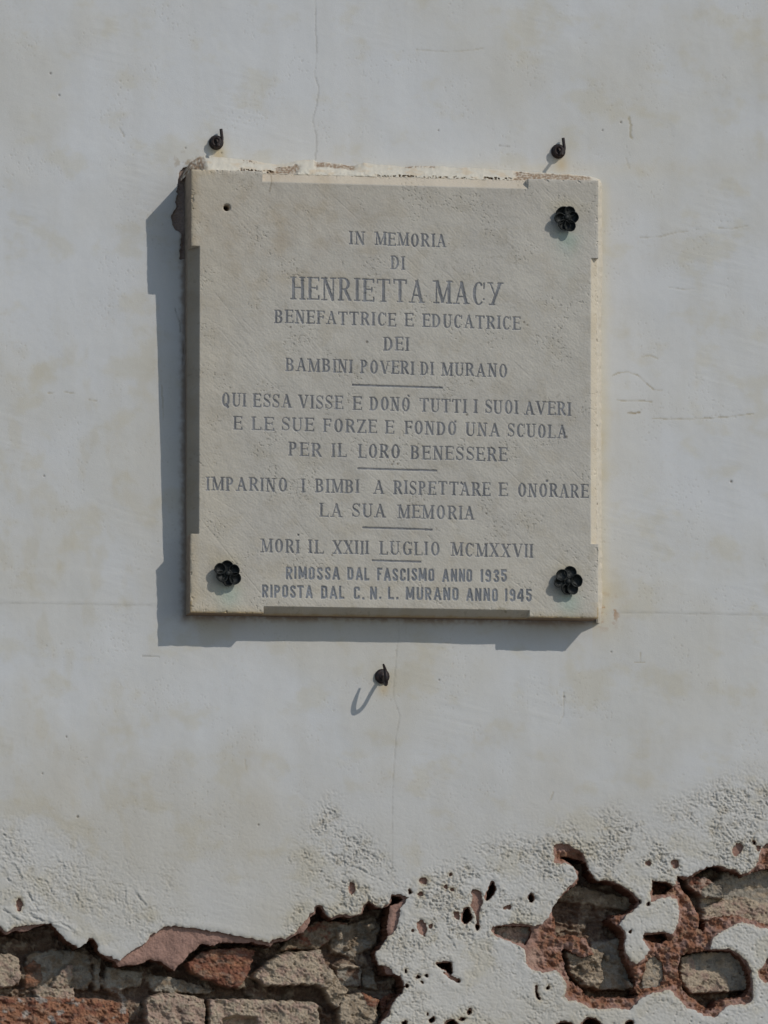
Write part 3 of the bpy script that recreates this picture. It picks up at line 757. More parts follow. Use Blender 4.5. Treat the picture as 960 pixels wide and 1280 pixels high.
on_t = (UU > tu0) & (UU < tu1); on_b = (UU > bu0) & (UU < bu1); on_l = (VV > lv0) & (VV < lv1); on_r = (VV > rv0) & (VV < rv1)
chamfer(VV, 13.5, 13, on_t); chamfer(HV - VV, 9.0, 20, on_b); chamfer(UU, 10.5, 32, on_l); chamfer(WU - UU, 10.0, 10, on_r)
edge = np.minimum(np.minimum(UU, WU - UU), np.minimum(VV, HV - VV))
en = fbm(pX / 14, pY / 14, 4, 801)
# tooled surface: fine diagonal chisel marks
dg = (pX + pY) / math.sqrt(2); dh = (pX - pY) / math.sqrt(2)
dw = dh + 2.0 * perlin(pX / 60, pY / 60, 815)
tool = fbm(dg / 22, dw / 3.0, 3, 811) + 0.8 * fbm(dg / 9, dw / 2.2, 2, 813)
tmask = 0.30 + 0.70 * sstep(-0.3, 0.4, fbm(pX / 60, pY / 60, 3, 817))
ph_ = 0.11 * tool * tmask + 0.16 * fbm(pX / 7, pY / 7, 3, 821) + 0.55 * fbm(pX / 30, pY / 30, 3, 819) + 0.13 * fbm(pX / 2.4, pY / 2.4, 2, 823)
rg_ = np.random.RandomState(21)
scr = np.zeros(UU.shape)
for k in range(70):                                   # single long scratches left by the chisel
    cx, cy = rg_.uniform(260, 735), rg_.uniform(235, 750); an = math.radians(rg_.normal(44, 7)); ln_ = rg_.uniform(8, 45) * (2.2 if k % 9 == 0 else 1)
    al = (pX - cx) * math.cos(an) + (pY - cy) * math.sin(an); pe = -(pX - cx) * math.sin(an) + (pY - cy) * math.cos(an) + 1.2 * math.sin(k) * (al / ln_) ** 2
    scr = np.maximum(scr, np.exp(-(pe / 0.75) ** 2) * sstep(ln_, ln_ * 0.5, np.abs(al)) * rg_.uniform(0.3, 1.0))
ph_ -= 0.24 * scr
ph_ -= (1.3 + 1.3 * np.clip(en, -0.5, 1)) * np.exp(-edge / 1.5)
chip = sstep(0.30, 0.55, fbm(pX / 7, pY / 7, 3, 841)) * sstep(7, 0, edge)
ph_ -= 1.4 * chip
pit = sstep(0.36, 0.5, fbm(pX / 3.8, pY / 3.8, 2, 851)) * sstep(0.1, 0.45, fbm(pX / 45, pY / 45, 2, 853))
ph_ -= 0.5 * pit
hole_d = np.hypot(pX - 283.6, pY - 259.5)
hole = sstep(4.0, 3.2, hole_d)

# ---- the inscription: serif capitals drawn as thick and thin strokes
def arc(cx, cy, rx, ry, a0, a1, n=14):
    return [(cx + rx * math.cos(math.radians(a)), cy + ry * math.sin(math.radians(a)), abs(math.cos(math.radians(a)))) for a in np.linspace(a0, a1, n)]
# stroke: ('T'|'t', [(x,y),...]) straight, thick or thin; ('c', arc points) swelling curve; ('s', x, y) serif at a stem end
def G(ch, sans=False):
    w = {'I': .18, 'M': .72, 'N': .56, 'O': .56, 'Q': .56, 'D': .56, 'A': .60, 'E': .48, 'F': .46, 'H': .58, 'R': .54, 'T': .56, 'C': .54, 'G': .56, 'L': .46, 'P': .48, 'B': .52, 'S': .44,
         'U': .56, 'V': .60, 'X': .58, 'Y': .58, 'Z': .52, '1': .20, '3': .42, '4': .46, '5': .42, '9': .42, '.': .12}[ch]
    if sans:
        w = {'I': .16, 'M': .60, 'N': .48, 'O': .44, 'D': .44, 'A': .50, 'F': .38, 'R': .46, 'T': .46, 'C': .42, 'L': .36, 'P': .44, 'S': .42, 'U': .46, '1': .18, '3': .42, '4': .46, '5': .42, '9': .42, '.': .14}[ch]
    st = []
    k = 0.09 if not sans else 0.08           # half a thick stroke: stems keep inside the box
    def stem(x, y0=0.0, y1=1.0, b=True, t=True, kind='T'):
        st.append((kind, [(x, y0), (x, y1)]))
        if not sans:
            if b: st.append(('s', x, y0 + 0.03, 0.0))
            if t: st.append(('s', x, y1 - 0.03, 0.0))
    th = 't' if not sans else 'T'
    r = w - k
    if ch == 'I': stem(w / 2)
    elif ch == '1': st.append(('T', [(w / 2, 0), (w / 2, 1)])); st.append(('T', [(w / 2 - .08, .86), (w / 2, .93)]))
    elif ch == 'H': stem(k); stem(r); st.append((th, [(k, .52), (r, .52)]))
    elif ch == 'E':
        stem(k)
        for y in (.035, .53, .965): st.append((th, [(k, y), (w - (.08 if y == .53 else 0), y)]))
        st += [('t', [(w, .0), (w, .20)]), ('t', [(w - .01, 1.0), (w - .01, .82)]), ('t', [(w - .08, .43), (w - .08, .63)])]
    elif ch == 'F':
        stem(k)
        for y in (.53, .965) if not sans else (.50, .92): st.append((th, [(k, y), (w - (.08 if y < .9 else 0), y)]))
        if not sans: st += [('t', [(w - .01, 1.0), (w - .01, .80)]), ('t', [(w - .08, .43), (w - .08, .63)])]
    elif ch == 'L':
        stem(k); st.append((th, [(k, .035 if not sans else .08), (w, .035 if not sans else .08)]))
        if not sans: st.append(('t', [(w, 0), (w, .22)]))
    elif ch == 'T':
        stem(w / 2, t=False); st.append((th, [(0, .965 if not sans else .92), (w, .965 if not sans else .92)]))
        if not sans: st += [('t', [(.01, 1), (.01, .80)]), ('t', [(w - .01, 1), (w - .01, .80)])]
    elif ch == 'N':
        if sans: st += [('T', [(k, 0), (k, 1)]), ('T', [(r, 0), (r, 1)]), ('T', [(k, 1), (r, 0)])]
        else:
            stem(k * .8, kind='t'); stem(r, kind='t', b=False); st.append(('T', [(k * .9, 1), (r, .0)]))
    elif ch == 'M':
        if sans: st += [('T', [(k, 0), (k, 1)]), ('T', [(r, 0), (r, 1)]), ('T', [(k, 1), (w / 2, .15)]), ('T', [(w / 2, .15), (r, 1)])]
        else:
            stem(k * .8, kind='t', t=False); stem(r, t=False)
            st += [('T', [(k * 1.1, 1), (w * .48, .04)]), ('t', [(w * .48, .04), (r, 1)]), ('s', k * .5, .97, 0), ('s', r + .02, .97, 0)]
    elif ch == 'A':
        if sans: st += [('T', [(k * .6, 0), (w / 2, 1)]), ('T', [(w / 2, 1), (w - k * .6, 0)]), ('T', [(w * .24, .30), (w * .76, .30)])]
        else: st += [('t', [(.07, .02), (w * .50, .99)]), ('T', [(w * .47, .99), (w - .09, .02)]), ('t', [(w * .25, .33), (w * .73, .33)]), ('s', .07, .03, 0), ('s', w - .08, .03, 0)]
    elif ch == 'V':
        st += [('T', [(.08, .98), (w * .53, .02)]), ('t', [(w * .53, .02), (w - .06, .98)]), ('s', .08, .97, 0), ('s', w - .06, .97, 0)]
    elif ch == 'Y':
        st += [('t', [(.08, .98), (w * .52, .40)]), ('T', [(w - .06, .98), (w * .30, .02)]), ('s', .08, .97, 0), ('s', w - .05, .97, 0), ('s', w * .28, .03, 0)]
    elif ch == 'X':
        st += [('T', [(.08, .98), (w - .08, .02)]), ('t', [(w - .07, .98), (.07, .02)]), ('s', .09, .97, 0), ('s', w - .08, .97, 0), ('s', .08, .03, 0), ('s', w - .09, .03, 0)]
    elif ch == 'Z':
        st += [('t', [(.02, .965), (w, .965)]), ('T', [(w - .08, .97), (.08, .03)]), ('t', [(0, .035), (w, .035)]), ('t', [(.02, 1), (.02, .80)]), ('t', [(w, 0), (w, .22)])]
    elif ch in 'OQ':
        if sans: st += [('T', [(k, .2), (k, .8)]), ('T', [(r, .2), (r, .8)]), ('u', arc(w / 2, .8, w / 2 - k, .12, 0, 180)), ('u', arc(w / 2, .2, w / 2 - k, .12, 180, 360))]
        else: st.append(('c', arc(w / 2, .5, w / 2 - k, .475, 0, 360, 30)))
        if ch == 'Q': st.append(('T', [(w * .45, .22), (w * .85, -.10)]))
    elif ch == 'D':
        if sans: st += [('T', [(k, 0), (k, 1)]), ('T', [(r, .2), (r, .8)]), ('u', [(k, .92, 1), (w * .55, .92, 1)] + arc(w * .55, .76, r - w * .55, .16, 90, 0)), ('u', [(k, .08, 1), (w * .55, .08, 1)] + arc(w * .55, .24, r - w * .55, .16, -90, 0))]
        else: stem(k); st += [('c', [(k, .97, 0), (w * .35, .97, 0)] + arc(w * .35, .5, r - w * .35, .47, 90, -90, 20) + [(k, .03, 0)])]
    elif ch in 'CG':
        if sans: st += [('T', [(k, .2), (k, .8)]), ('u', arc(w / 2, .8, w / 2 - k, .12, 180, 0) + [(r, .70, 1)]), ('u', arc(w / 2, .2, w / 2 - k, .12, 180, 360) + [(r, .30, 1)])]
        else:
            st += [('c', arc(w * .54, .5, w * .54 - k, .475, 48, 312, 24)), ('t', [(w - .02, .98), (w - .02, .70)])]
            if ch == 'C': st.append(('t', [(w - .04, .22), (w - .02, .28)]))
            else: st += [('T', [(w - .08, .06), (w - .08, .42)]), ('s', w - .08, .42, 0)]
    elif ch == 'U':
        if sans: st += [('T', [(k, .2), (k, 1)]), ('T', [(r, .2), (r, 1)]), ('u', arc(w / 2, .2, w / 2 - k, .12, 180, 360))]
        else: st += [('T', [(k, .26), (k, .98)]), ('t', [(r, .26), (r, .98)]), ('c2', arc(w / 2, .28, w / 2 - k, .255, 180, 360)), ('s', k, .97, 0), ('s', r, .97, 0)]
    elif ch in 'PRB':
        stem(k)
        if sans:
            st += [('u', [(k, .92, 1), (w * .5, .92, 1)] + arc(w * .5, .70, r - w * .5, .22, 90, -90) + [(k, .48, 1)])]
            if ch == 'R': st.append(('T', [(w * .45, .48), (r + .01, 0)]))
        else:
            top = .49 if ch != 'B' else .53
            st += [('c', [(k, .965, 0), (w * .4, .965, 0)] + arc(w * .4, (.965 + top) / 2, (r - .03) - w * .4, (.965 - top) / 2, 90, -90) + [(k, top, 0)])]
            if ch == 'B': st += [('c', [(k, top, 0), (w * .4, top, 0)] + arc(w * .4, (top + .035) / 2, r - w * .4, (top - .035) / 2, 90, -90) + [(k, .035, 0)])]
            if ch == 'R': st += [('T', [(w * .50, top), (w - .06, .04)]), ('t', [(w - .07, .03), (w + .02, .03)])]
    elif ch == 'S':
        if sans: st += [('u', [(r, .72, 1)] + arc(w / 2, .78, w / 2 - k, .14, 0, 180) + [(k, .68, 1), (r, .34, 1)] + arc(w / 2, .22, w / 2 - k, .14, 0, -180) + [(k, .30, 1)])]
        else: st += [('c3', [(w * .93, .80, 0)] + [(x, y, 0) for x, y, q in arc(w * .5, .745, w * .40, .225, 30, 180, 10)] + [(w * .16, .64, .5), (w * .36, .55, 1), (w * .62, .46, 1), (w * .84, .36, .6)] +
                      [(x, y, 0) for x, y, q in arc(w * .5, .26, w * .42, .23, 0, -160, 12)]), ('t', [(w * .93, .97), (w * .93, .72)]), ('t', [(w * .06, .03), (w * .06, .30)])]
    elif ch == '3': st += [('u', [(k, .78, 1)] + arc(w / 2, .76, w / 2 - k, .16, 180, -90) + [(w * .45, .52, 1)]), ('u', [(w * .45, .52, 1)] + arc(w / 2, .26, w / 2 - k, .18, 90, -180))]
    elif ch == '5': st += [('T', [(k, .92), (w - .03, .92)]), ('T', [(k, 1.0), (k, .52)]), ('u', [(k, .58, 1)] + arc(w / 2, .34, w / 2 - k, .26, 120, -180))]
    elif ch == '9': st += [('u', arc(w / 2, .72, w / 2 - k, .20, 0, 360, 20)), ('u', [(r, .75, 1), (r, .25, 1)] + arc(w / 2, .24, w / 2 - k, .16, 0, -170))]
    elif ch == '4': st += [('T', [(w * .72, 0), (w * .72, 1)]), ('T', [(w * .66, 1), (.02, .30)]), ('T', [(.0, .27), (w, .27)])]
    elif ch == '.': st += [('T', [(w / 2, 0), (w / 2, .16)])]
    return w, st

LINES = [   # words with their ends, cap height, baseline at two points, sans?
    ("IN MEMORIA", [(437, 455.5), (469, 557)], 16.3, (437, 305.2, 557, 309.5), 0),
    ("DI", [(488.5, 505)], 16.6, (488, 336.6, 505, 337), 0),
    ("HENRIETTA MACY", [(364, 529), (543, 627)], 28.6, (364, 374.4, 627, 381.8), 0),
    ("BENEFATTRICE E EDUCATRICE", [(343.5, 494.5), (505.5, 516.5), (528, 650)], 16.5, (343, 403.7, 650, 412.4), 0),
    ("DEI", [(480, 510.5)], 16.8, (480, 438, 510, 438.6), 0),
    ("BAMBINI POVERI DI MURANO", [(357.5, 440.3), (450.8, 517), (525.8, 541.5), (552, 634)], 16.4, (357, 463.8, 634, 471.8), 0),
    ("QUI ESSA VISSE E DONO TUTTI I SUOI AVERI", [(277.3, 306.5), (316.4, 364), (373, 428), (440.6, 451.5), (462, 512), (525, 582.4), (592, 596.5), (606.4, 647), (656, 713.5)], 16.8, (277, 507.5, 713, 519.8), 0),
    ("E LE SUE FORZE E FONDO UNA SCUOLA", [(291, 302.8), (314.6, 341.7), (352, 392), (404, 470.6), (481.3, 492.7), (506, 570.2), (582.4, 624), (634.5, 708)], 16.6, (291, 536.7, 708, 548.2), 0),
    ("PER IL LORO BENESSERE", [(360.7, 401.5), (414.6, 432.3), (448, 500), (513.4, 633.8)], 17.0, (360, 569.8, 634, 577), 0),
    ("IMPARINO I BIMBI A RISPETTARE E ONORARE", [(257.5, 359), (376.5, 380.5), (394.5, 448.4), (466, 480), (492, 612.2), (623.6, 634.4), (647.2, 735)], 16.8, (257, 612.8, 735, 622.6), 0),
    ("LA SUA MEMORIA", [(399.7, 427), (440, 481.5), (497.4, 592.5)], 16.8, (399, 645.6, 592, 649.6), 0),
    ("MORI IL XXIII LUGLIO MCMXXVII", [(326.8, 373.5), (385.4, 403.6), (416, 460.4), (474.5, 549.3), (564.4, 665.8)], 16.7, (326, 690.6, 666, 697), 0),
    ("RIMOSSA DAL FASCISMO ANNO 1935", [(357, 424), (434.2, 461.5), (471.4, 542.6), (553, 590), (600.5, 633.6)], 15.6, (357, 724, 633, 728), 1),
    ("RIPOSTA DAL C. N. L. MURANO ANNO 1945", [(327.4, 390.2), (401, 430), (441.7, 455), (462, 476), (484.6, 498), (506.8, 572.8), (583, 621.7), (631, 664.7)], 15.7, (327, 747, 665, 752.2), 1),
]
def seg_into(S_, a, b, wa, wb, ext=0.0):
    """max-in the field (positive inside) of one tapered stroke with square ends; coordinates in photo pixels"""
    (ax, ay), (bx, by) = a, b
    L = math.hypot(bx - ax, by - ay)
    if L < 1e-6: return
    m = max(wa, wb) + 2.5 + ext
    lo = pl_local(min(ax, bx) - m, min(ay, by) - m); hi = pl_local(max(ax, bx) + m, max(ay, by) + m)
    i0, i1 = np.searchsorted(pu, [lo[0] - 1, hi[0] + 1]); j0, j1 = np.searchsorted(pv, [lo[1] - 1, hi[1] + 1])
    x = pX[j0:j1, i0:i1]; y = pY[j0:j1, i0:i1]
    if x.size == 0: return
    dx, dy = (bx - ax) / L, (by - ay) / L
    al = (x - ax) * dx + (y - ay) * dy
    pe = np.abs(-(x - ax) * dy + (y - ay) * dx)
    t = np.clip(al / L, 0, 1)
    ww = wa + (wb - wa) * t
    f = np.minimum(ww - pe, np.minimum(al + ext, L - al + ext))
    S_[j0:j1, i0:i1] = np.maximum(S_[j0:j1, i0:i1], f)
line_fields = []
for text, spans, cap, (bx0, by0, bx1, by1), sans in LINES:
    F_ = np.full(UU.shape, -3.0)
    slope = (by1 - by0) / (bx1 - bx0)
    T = cap * (0.080 if not sans else 0.086); t_ = 0.62 if cap < 20 else 0.85
    if not sans and cap > 20: T = cap * 0.062
    for word, (x0, x1) in zip(text.split(), spans):
        gl = [G(c, sans) for c in word]
        gap = 0.17 if not sans else 0.15
        if sum(g[0] for g in gl) + gap * (len(gl) - 1) == 0: continue
        tot = sum(g[0] for g in gl) + gap * (len(gl) - 1)
        kx = (x1 - x0) / tot                       # px per unit across
        if len(gl) == 1: kx = min(kx, cap * 1.3)
        pen = x0 + (0 if len(gl) > 1 else (x1 - x0 - gl[0][0] * kx) / 2)
        for (gw, strokes), chh in zip(gl, word):
            jit = 0.35 * math.sin(pen * 12.9898) ; jx = 0.25 * math.sin(pen * 7.13)
            def M(x, y):
                u = pen + jx + x * kx
                return (u, by0 + (u - bx0) * slope - y * cap + jit)
            for s_ in strokes:
                if s_[0] in 'Tt':
                    wd = T if s_[0] == 'T' else t_
                    p = [M(*q) for q in s_[1]]
                    for a, b in zip(p[:-1], p[1:]): seg_into(F_, a, b, wd, wd, 0.15)
                elif s_[0] == 's':
                    c = M(s_[1], s_[2]); sw = T + cap * 0.075
                    seg_into(F_, (c[0] - sw, c[1] - slope * sw), (c[0] + sw, c[1] + slope * sw), t_ * 0.95, t_ * 0.95, 0)
                else:
                    pts = s_[1]
                    for a, b in zip(pts[:-1], pts[1:]):
                        if s_[0] == 'u': wa = wb = T
                        elif s_[0] == 'c2': wa = t_ + (T - t_) * max(0, 1 - (a[0] / gw) * 1.6); wb = t_ + (T - t_) * max(0, 1 - (b[0] / gw) * 1.6)
                        else: wa = t_ + (T * 1.05 - t_) * a[2] ** 1.3; wb = t_ + (T * 1.05 - t_) * b[2] ** 1.3
                        seg_into(F_, M(a[0], a[1]), M(b[0], b[1]), wa, wb, 0.3)
            pen += (gw + gap) * kx
    line_fields.append(["inscription_line", F_])
# accents and the dots left by the drill
def dot(F_, x, y, r): seg_into(F_, (x - r, y), (x + r, y), r, r)
seg_into(line_fields[6][1], (509.5, 493.5), (511.5, 496.5), 0.8, 1.2); dot(line_fields[7][1], 569, 527.2, 1.3)
dot(line_fields[9][1], 683.5, 601.3, 1.5); dot(line_fields[11][1], 373, 668.8, 1.2); seg_into(line_fields[9][1], (575.5, 603), (579, 606), 1.6, 0.8)
for x in (253.5, 255, 363, 365.5, 371, 385, 388, 452, 454.5):
    for y in (598, 602, 606, 610): dot(line_fields[9][1], x + 0.4 * math.sin(x * y), y + (x - 257) * 0.02, 0.32)
for x0, y0, x1, y1 in ((440, 481.2, 553.5, 484.8), (446.6, 585.6, 546, 588.3), (452.6, 659.3, 540.5, 662.2), (464.8, 700.6, 526.6, 702.4)):
    F_ = np.full(UU.shape, -3.0); seg_into(F_, (x0, y0), (x1, y1), 1.15, 1.15); line_fields.append(["divider_rule", F_])
wear = 0.30 * fbm(pX / 3.0, pY / 3.0, 2, 861) + 0.15 * fbm(pX / 12, pY / 12, 2, 863)
allF = np.full(UU.shape, -3.0)
for lf in line_fields:
    lf[1] = lf[1] + np.where(lf[1] > -2.5, wear, 0)
    allF = np.maximum(allF, lf[1])
carve = sstep(-0.7, 0.8, allF)
ph_ = ph_ - 0.9 * carve - 2.5 * sstep(5.6, 3.8, hole_d) - 24 * hole
# colours of the stone
pc = np.ones(UU.shape + (3,)) * np.array([0.492, 0.453, 0.388])
def pmul(mask, c):
    global pc
    m = np.clip(mask, 0, 1)[..., None]; pc = pc * (1 - m + m * np.array(c))
b1 = fbm(pX / 95, pY / 95, 4, 871); b2 = fbm(pX / 28, pY / 28, 4, 873)
pmul(sstep(-0.2, 0.5, b1) * 0.8, (0.94, 0.94, 0.95)); pmul(sstep(0.0, 0.5, b2) * 0.7, (0.93, 0.91, 0.87)); pmul(sstep(0.0, 0.5, -b2) * 0.5, (1.06, 1.06, 1.05))
pmul(0.7 * np.exp(-((pX - 330) / 150) ** 2 - ((pY - 280) / 80) ** 2) * (0.7 + b2), (0.96, 0.90, 0.83))
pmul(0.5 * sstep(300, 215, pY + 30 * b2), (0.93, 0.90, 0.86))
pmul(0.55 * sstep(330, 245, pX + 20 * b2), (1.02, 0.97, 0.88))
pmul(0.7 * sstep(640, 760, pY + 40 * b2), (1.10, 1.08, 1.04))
pmul(sstep(14, 0, edge + 5 * en) * 0.6 * ((UU < 30) | (VV > HV - 20)), (0.96, 0.88, 0.75))
pmul(sstep(3.0, 0, edge + 1.5 * en) * 0.8 * (VV > HV - 14), (0.80, 0.64, 0.40))
pmul(sstep(0.3, 0.55, fbm(pX / 11, pY / 9, 3, 881)) * sstep(16, 6, HV - VV) * (UU > 380) * 0.8, (0.55, 0.53, 0.45))
pmul(pit * 0.5, (0.72, 0.72, 0.70)); pmul(0.10 * tool * tmask, (1.3, 1.3, 1.28))
lich = sstep(0.33, 0.5, fbm(pX / 6, pY / 6, 3, 883)) * sstep(0.15, 0.5, fbm(pX / 60, pY / 60, 2, 885)); pmul(lich * 0.5, (0.72, 0.71, 0.68))
chamfer_light = sstep(0.2, 1.5, cdep); pmul(chamfer_light * (VV < 40) , (1.22, 1.16, 1.08)); pmul(chamfer_light * (UU > WU - 20), (1.25, 1.18, 1.06)); pmul(chamfer_light * ((UU < 20) & (VV > 20)), (0.66, 0.665, 0.69)); pmul(chamfer_light * (VV > HV - 14) * sstep(0, 3, edge), (0.95, 0.96, 0.98))  # cream tint plus painted light: top and right chamfers brighter, left and bottom shaded
for cx, cy in ((284, 717), (709, 727), (707, 273)):
    pmul(0.75 * np.exp(-((pX - cx - 2) / 15) ** 2 - ((pY - cy - 24) / 17) ** 2) * (0.9 + 0.6 * b2), (0.80, 1.0, 1.01))
    pmul(0.30 * np.exp(-((pX - cx - 2) / 12) ** 2) * sstep(cy + 10, cy + 22, pY) * sstep(cy + 110, cy + 30, pY), (0.88, 0.98, 0.98))
    pmul(0.55 * np.exp(-((pX - cx) / 17) ** 2 - ((pY - cy + 14) / 10) ** 2), (1.0, 0.94, 0.74))
for x, y, r in ((458.5, 427.5, 1.7), (492, 577, 1.3), (490, 580.5, 1.6), (497, 580, 1.3), (415, 694, 1.1), (655, 403, 2.0), (659, 406.5, 1.6), (583.5, 518.5, 1.5), (608, 642, 1.6), (708, 546, 1.2), (561, 305, 1.0), (363, 409, 1.2)):
    dd = np.hypot(pX - x, pY - y) + 0.8 * b2; q = sstep(r + 0.5, r * 0.4, dd); pmul(q * 0.8, (0.42, 0.40, 0.37)); ph_ -= 0.6 * q
crk = np.abs(pX - np.interp(pY, [205, 225, 240], [341, 340, 337])) + 0.8 * b2; pmul(sstep(1.3, 0.4, crk) * (pY < 240) * 0.7, (0.62, 0.58, 0.52))
pmul(sstep(5.4, 4.2, hole_d) * sstep(2, 5, pY - 258 + 2) * 0.8, (1.35, 1.35, 1.35)); pmul(hole, (0.45, 0.33, 0.25))  # sunlit lower rim of the bolt hole painted as a bright crescent; hole brown
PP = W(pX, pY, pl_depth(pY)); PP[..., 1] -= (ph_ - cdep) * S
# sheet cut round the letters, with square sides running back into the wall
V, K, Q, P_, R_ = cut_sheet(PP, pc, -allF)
parts = [(V, K, Q, P_, R_)]
def side_strip(line, colr, back_y):
    line = np.asarray(line); n = len(line)
    steps = 9
    ys = np.linspace(0, 1, steps)
    G_ = np.repeat(line[None], steps, 0).copy()
    for k, q in enumerate(ys): G_[k, :, 1] = line[:, 1] * (1 - q) + back_y * q
    nn = fbm(np.arange(n)[None, :] / 12.0 + 0 * ys[:, None], ys[:, None] * 4 + 0 * np.arange(n)[None, :], 3, 891)[..., None]
    c = np.array(colr) * (1 + 0.3 * nn)
    return cut_sheet(G_, c * np.ones(G_.shape))
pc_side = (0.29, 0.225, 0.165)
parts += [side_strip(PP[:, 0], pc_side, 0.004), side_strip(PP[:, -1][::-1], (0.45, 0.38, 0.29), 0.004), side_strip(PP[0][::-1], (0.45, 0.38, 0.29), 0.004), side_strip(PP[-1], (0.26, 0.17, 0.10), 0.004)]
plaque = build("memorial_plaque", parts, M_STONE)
tag(plaque, "square pale stone memorial plaque engraved with grey Italian lettering, chamfered edges", "plaque", kind="thing")
lc = np.ones(UU.shape + (3,)) * np.array([0.212, 0.210, 0.212]) * (1 + 0.35 * fbm(pX / 18, pY / 18, 3, 895)[..., None])
lc_new = np.array([0.215, 0.220, 0.230]) * (1 + 0.25 * fbm(pX / 18, pY / 18, 3, 897)[..., None])
for i, (nm, F_) in enumerate(line_fields):
    js = np.where((F_ > -1).any(1))[0]; is_ = np.where((F_ > -1).any(0))[0]
    sl = (slice(max(js[0] - 2, 0), js[-1] + 3), slice(max(is_[0] - 2, 0), is_[-1] + 3))
    o = build(nm, [cut_sheet(PP[sl], (lc_new if i in (12, 13) else lc)[sl], F_[sl])], M_LETTER, plaque)

# ------------------------------------------------------------------ mortar bedding round the slab (belongs to the wall)
def loft(u_or_v, outer, inner, d0, d1, along_u, seed, n=14, lump=2.0):
    t = np.linspace(0, 1, n)[:, None]
    a = np.asarray(u_or_v)[None, :]
    if along_u:
        vv = outer[None] * (1 - t) + inner[None] * t; uu = a + 0 * t
    else:
        uu = outer[None] * (1 - t) + inner[None] * t; vv = a + 0 * t
    prof = np.sin(t * math.pi / 2) ** 0.85
    d = d0 * (1 - prof) + d1[None] * prof
    return uu, vv, d, t
um = np.arange(226.0, 751.0, 0.8)
outer = np.interp(um, [226, 230, 238, 250, 258, 270, 300, 320, 345, 360, 372, 392, 395, 420, 440, 443, 455, 475, 500, 540, 560, 600, 640, 645, 700, 730, 745, 751],
                      [222, 212, 201, 195, 194.5, 196, 199, 201, 206, 204, 200.5, 199, 202, 204, 207, 207, 203.5, 205.5, 208, 207, 209, 210.5, 213, 214, 217, 219.5, 222, 226])
outer = outer + 1.2 * fbm(um / 16, um * 0, 3, 901)
inner = np.interp(um, [226, 236, 239.5, 748, 751], [226, 217, 214.5, 228.5, 231])
uu, vv, d, t = loft(um, outer, inner, 0.0 * um[None], np.interp(um, [226, 237, 260, 730, 745, 751], [6, 20, 46, 44, 30, 6]), True, 901, 22)
ln = fbm(uu / 9, t * 3 + 0 * uu, 4, 905); l2 = fbm(uu / 3, t * 5 + 0 * uu, 3, 907)
cav = np.zeros(uu.shape)
for (a0, a1, t0, t1) in ((343, 373, .32, .95), (394, 443, .05, .40), (296, 345, .72, .98), (643, 738, .12, 1.0), (226, 254, .0, 1.0), (470, 560, .86, .97), (566, 590, .84, .97), (604, 640, .80, .97), (300, 322, .05, .2), (505, 545, .0, .15)):
    cav = np.maximum(cav, (1.0 if t1 - t0 > .3 else sstep(-.15, .25, l2 + .5 * ln)) * sstep(a0 - 3, a0 + 3, uu + 4 * ln) * sstep(a1 + 3, a1 - 3, uu + 4 * ln) * sstep(t0 - .08, t0 + .06, t + .12 * ln) * sstep(t1 + .08, t1 - .06, t + .12 * ln) * (1.0 if a1 - a0 < 100 else 0.75))
d = d + (1.6 * ln + 0.7 * l2) * sstep(0, 0.2, t) - cav * (5 + 4 * ln + 2 * l2)
mc = np.ones(uu.shape + (3,)) * np.array([0.64, 0.585, 0.48]) * (1 + 0.08 * ln[..., None])
ochre = (sstep(0, .5, fbm(uu / 22, t * 2 + 0 * uu, 3, 911)) * 0.6)[..., None]
mc = mc * (1 - ochre) + np.array([0.60, 0.47, 0.32]) * ochre
brown = (np.clip(cav * (0.68 + 0.9 * l2), 0, 0.9))[..., None]
mc = mc * (1 - brown) + np.array([0.26, 0.165, 0.10]) * brown
PM = W(uu, vv, d)
strips = [cut_sheet(PM[::-1], mc[::-1])]
vm_ = np.arange(224.0, 779.0, 0.8)
o2 = np.interp(vm_, [224, 232, 300, 330, 400, 680, 760, 779], [750, 752, 752.5, 753, 751.5, 752, 753, 750]) + 1.0 * fbm(vm_ / 13, vm_ * 0, 3, 921)
i2 = np.full(vm_.shape, 745.3)
uu, vv, d, t = loft(vm_, o2, i2, 0.0 * vm_[None], np.interp(vm_, [224, 235, 765, 779], [15, 33.5, 30, 6]), False, 921, 16)
ln = fbm(vv / 9, t * 3 + 0 * vv, 4, 925)
d = d + 1.5 * ln * sstep(0, 0.3, t) - 2 * sstep(.25, .5, fbm(vv / 12, t * 2 + 0 * vv, 3, 927))
mc = np.ones(uu.shape + (3,)) * np.array([0.62, 0.55, 0.44]) * (1 + 0.1 * ln[..., None])
strips.append(cut_sheet(W(uu, vv, d), mc))
build("mortar_bedding", strips, M_PLASTER, wall)

